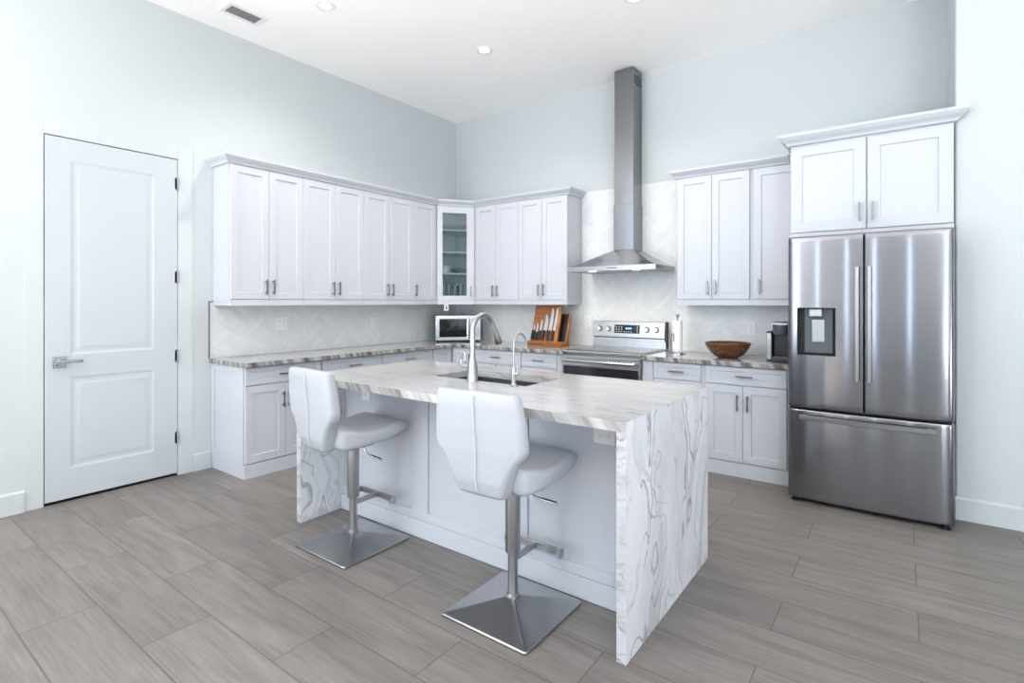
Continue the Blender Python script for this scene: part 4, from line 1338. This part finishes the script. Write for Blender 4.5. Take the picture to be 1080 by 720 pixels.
def make_stool(loc, label, turn):
    r = thing('bar_stool', label, 'stool', loc, 0, 'bar stools at the island')
    # pyramid base plate
    S = .2275
    bm = bmesh.new()
    sq = lambda s, z, rad: [(x, y, z) for x, y in rrect(s, -s, s, rad, 4)]
    loft(bm, [sq(S - .002, 0, .012), sq(S, .003, .014), sq(S, .010, .014), sq(S - .004, .014, .012), sq(.034, .062, .006), sq(.030, .064, .005)])
    obj('base_plate', bm, M['base'], r, smooth=22)
    bm = bmesh.new(); lathe(bm, [(0, .0642), (.030, .0642), (.030, .072), (.0225, .078), (.0215, .30), (0, .30)], 28); obj('piston', bm, M['satin'], r, smooth=40)
    bm = bmesh.new(); lathe(bm, [(.0225, .262), (.033, .262), (.034, .266), (.034, .555), (0, .555)], 28); obj('sleeve', bm, M['satin'], r, smooth=40)
    bm = bmesh.new()
    box(bm, -.010, .010, .030, .170, .215, .240)
    box(bm, -.150, .150, .170, .182, .212, .246)
    for s in (-1, 1):
        box(bm, s * .150 - .006, s * .150 + .006, .140, .182, .212, .246)
    obj('footrest', bm, M['satin'], r, bevel=.002)
    # mechanism and lever
    bm = bmesh.new(); box(bm, -.085, .085, -.085, .085, .556, .576); obj('seat_plate', bm, M['steel_dark'], r, bevel=.003)
    c, s_ = math.cos(turn), math.sin(turn)
    rot = lambda x, y: (c * x - s_ * y, s_ * x + c * y)
    bm = bmesh.new()
    lp = [(.05, .03, .556), (.07, .035, .535), (.085, .040, .515), (.12, .045, .508), (.13, .046, .507)]
    tube(bm, [(*rot(x, y), z) for x, y, z in lp], .0045, 10); tube(bm, [(*rot(x, y), z) for x, y, z in ((.125, .0455, .5073), (.195, .055, .498))], .0085, 12)
    obj('lever', bm, M['chrome'], r, smooth=40)
    # seat cushion lofted from back to front
    tab = [  # y, half width, bottom z, top z
        (-.195, .150, .610, .680), (-.185, .178, .592, .700), (-.14, .194, .586, .692), (-.05, .208, .590, .672), (.06, .214, .600, .672), (.13, .214, .610, .684),
        (.19, .212, .622, .692), (.228, .206, .634, .684), (.242, .196, .648, .670)]
    bm = bmesh.new()
    rings = []
    for k in range(23):
        y = -.195 + (.242 + .195) * k / 22
        hw, b0, t0 = interp(tab, y)
        rings.append([(*rot(u, y), v) for u, v in rrect(hw, b0, t0, .026, 5)])
    loft(bm, rings)
    st = obj('seat', bm, M['leather'], r, smooth=60)
    # backrest: a tapered panel that curls under the seat
    tabb = [  # height, half width, y centre, thickness
        (.580, .108, -.205, .050), (.594, .124, -.214, .068), (.650, .142, -.224, .074), (.700, .164, -.228, .070), (.735, .188, -.231, .066), (.768, .218, -.234, .062),
        (.795, .228, -.236, .060), (.88, .224, -.245, .058), (.97, .213, -.256, .054), (1.000, .207, -.260, .048), (1.012, .198, -.261, .034)]
    bm = bmesh.new()
    rings = []
    for k in range(45):
        z = .580 + (1.012 - .580) * k / 44
        hw, yc, th = interp(tabb, z)
        ring_ = []
        for u, v in rrect(hw, -th / 2, th / 2, .026, 5):
            bow = -.010 * (1 - (u / max(hw, .01)) ** 2) if v < 0 else .006 * (u / max(hw, .01)) ** 2
            ring_.append((*rot(u, yc + v + bow), z))
        rings.append(ring_)
    loft(bm, rings)
    bk = obj('backrest', bm, M['leather'], r, smooth=60)
    bm = bmesh.new()
    pts = []
    for k in range(24):
        z = .605 + (1.002 - .605) * k / 23
        hw, yc, th = interp(tabb, z)
        pts.append((*rot(0, yc - th / 2 - .0098), z))
    tube(bm, pts, .0022, 6); obj('seam', bm, M['seam'], bk, smooth=60)
    return r
make_stool((2.105, -3.170, 0), 'white leatherette bar stool at the far end of the island, nearest the panelled door', math.radians(-5))
make_stool((3.232, -3.160, 0), 'white leatherette bar stool at the near end of the island, beside the front marble end', math.radians(2))

# ------------------------------------------------------------------ ceiling fittings
def downlight(loc, label):
    r = thing('recessed_light', label, 'ceiling light', loc, 0, 'recessed ceiling lights')
    bm = bmesh.new(); lathe(bm, [(.045, 0), (.048, -.004), (.070, -.006), (.074, -.003), (.075, 0)], 40); obj('trim_ring', bm, M['white'], r, smooth=40)
    bm = bmesh.new(); lathe(bm, [(0, -.0025), (.042, -.0025), (.046, -.001)], 40); obj('lens', bm, M['lamp'], r, smooth=40)
    L = bpy.data.lights.new('downlight_bulb', 'SPOT'); L.energy = 75; L.color = (1, .95, .89); L.spot_size = 2.5; L.spot_blend = 1.0; L.shadow_soft_size = .05
    lo = bpy.data.objects.new('downlight_bulb', L); COL.objects.link(lo); lo.parent = r; lo.location = (0, 0, -.02)
ZC = ROOM_Z - .0002
downlight((1.034, -2.624, ZC), 'lit recessed ceiling light next to the air vent')
downlight((1.566, -1.328, ZC), 'lit recessed ceiling light nearest the corner of the room')
downlight((3.005, -1.300, ZC), 'lit recessed ceiling light cut by the top of the view, in front of the hood')
r = thing('air_vent', 'white louvred air vent in the ceiling along the left wall', 'vent', (.408, -2.940, ZC))
bm = bmesh.new()
hx_, hy_ = .092, .152
for (a, b, c_, e) in ((-hx_, hx_, -hy_, -hy_ + .032), (-hx_, hx_, hy_ - .032, hy_), (-hx_, -hx_ + .032, -hy_ + .032, hy_ - .032), (hx_ - .032, hx_, -hy_ + .032, hy_ - .032)):
    box(bm, a, b, c_, e, -.010, 0)
obj('frame', bm, M['white'], r, bevel=.003)
obj('duct', boxes((-hx_ + .032, hx_ - .032, -hy_ + .032, hy_ - .032, -.0012, -.0002)), M['steel_dark'], r)
for k in range(5):
    x = -.048 + k * .024
    bm = bmesh.new(); loft(bm, [[(x - .0045, y, -.0105), (x - .003, y, -.0115), (x + .003, y, -.0075), (x + .0015, y, -.0065)] for y in (-hy_ + .0322, hy_ - .0322)])
    obj('louvre', bm, M['hinge'], r)
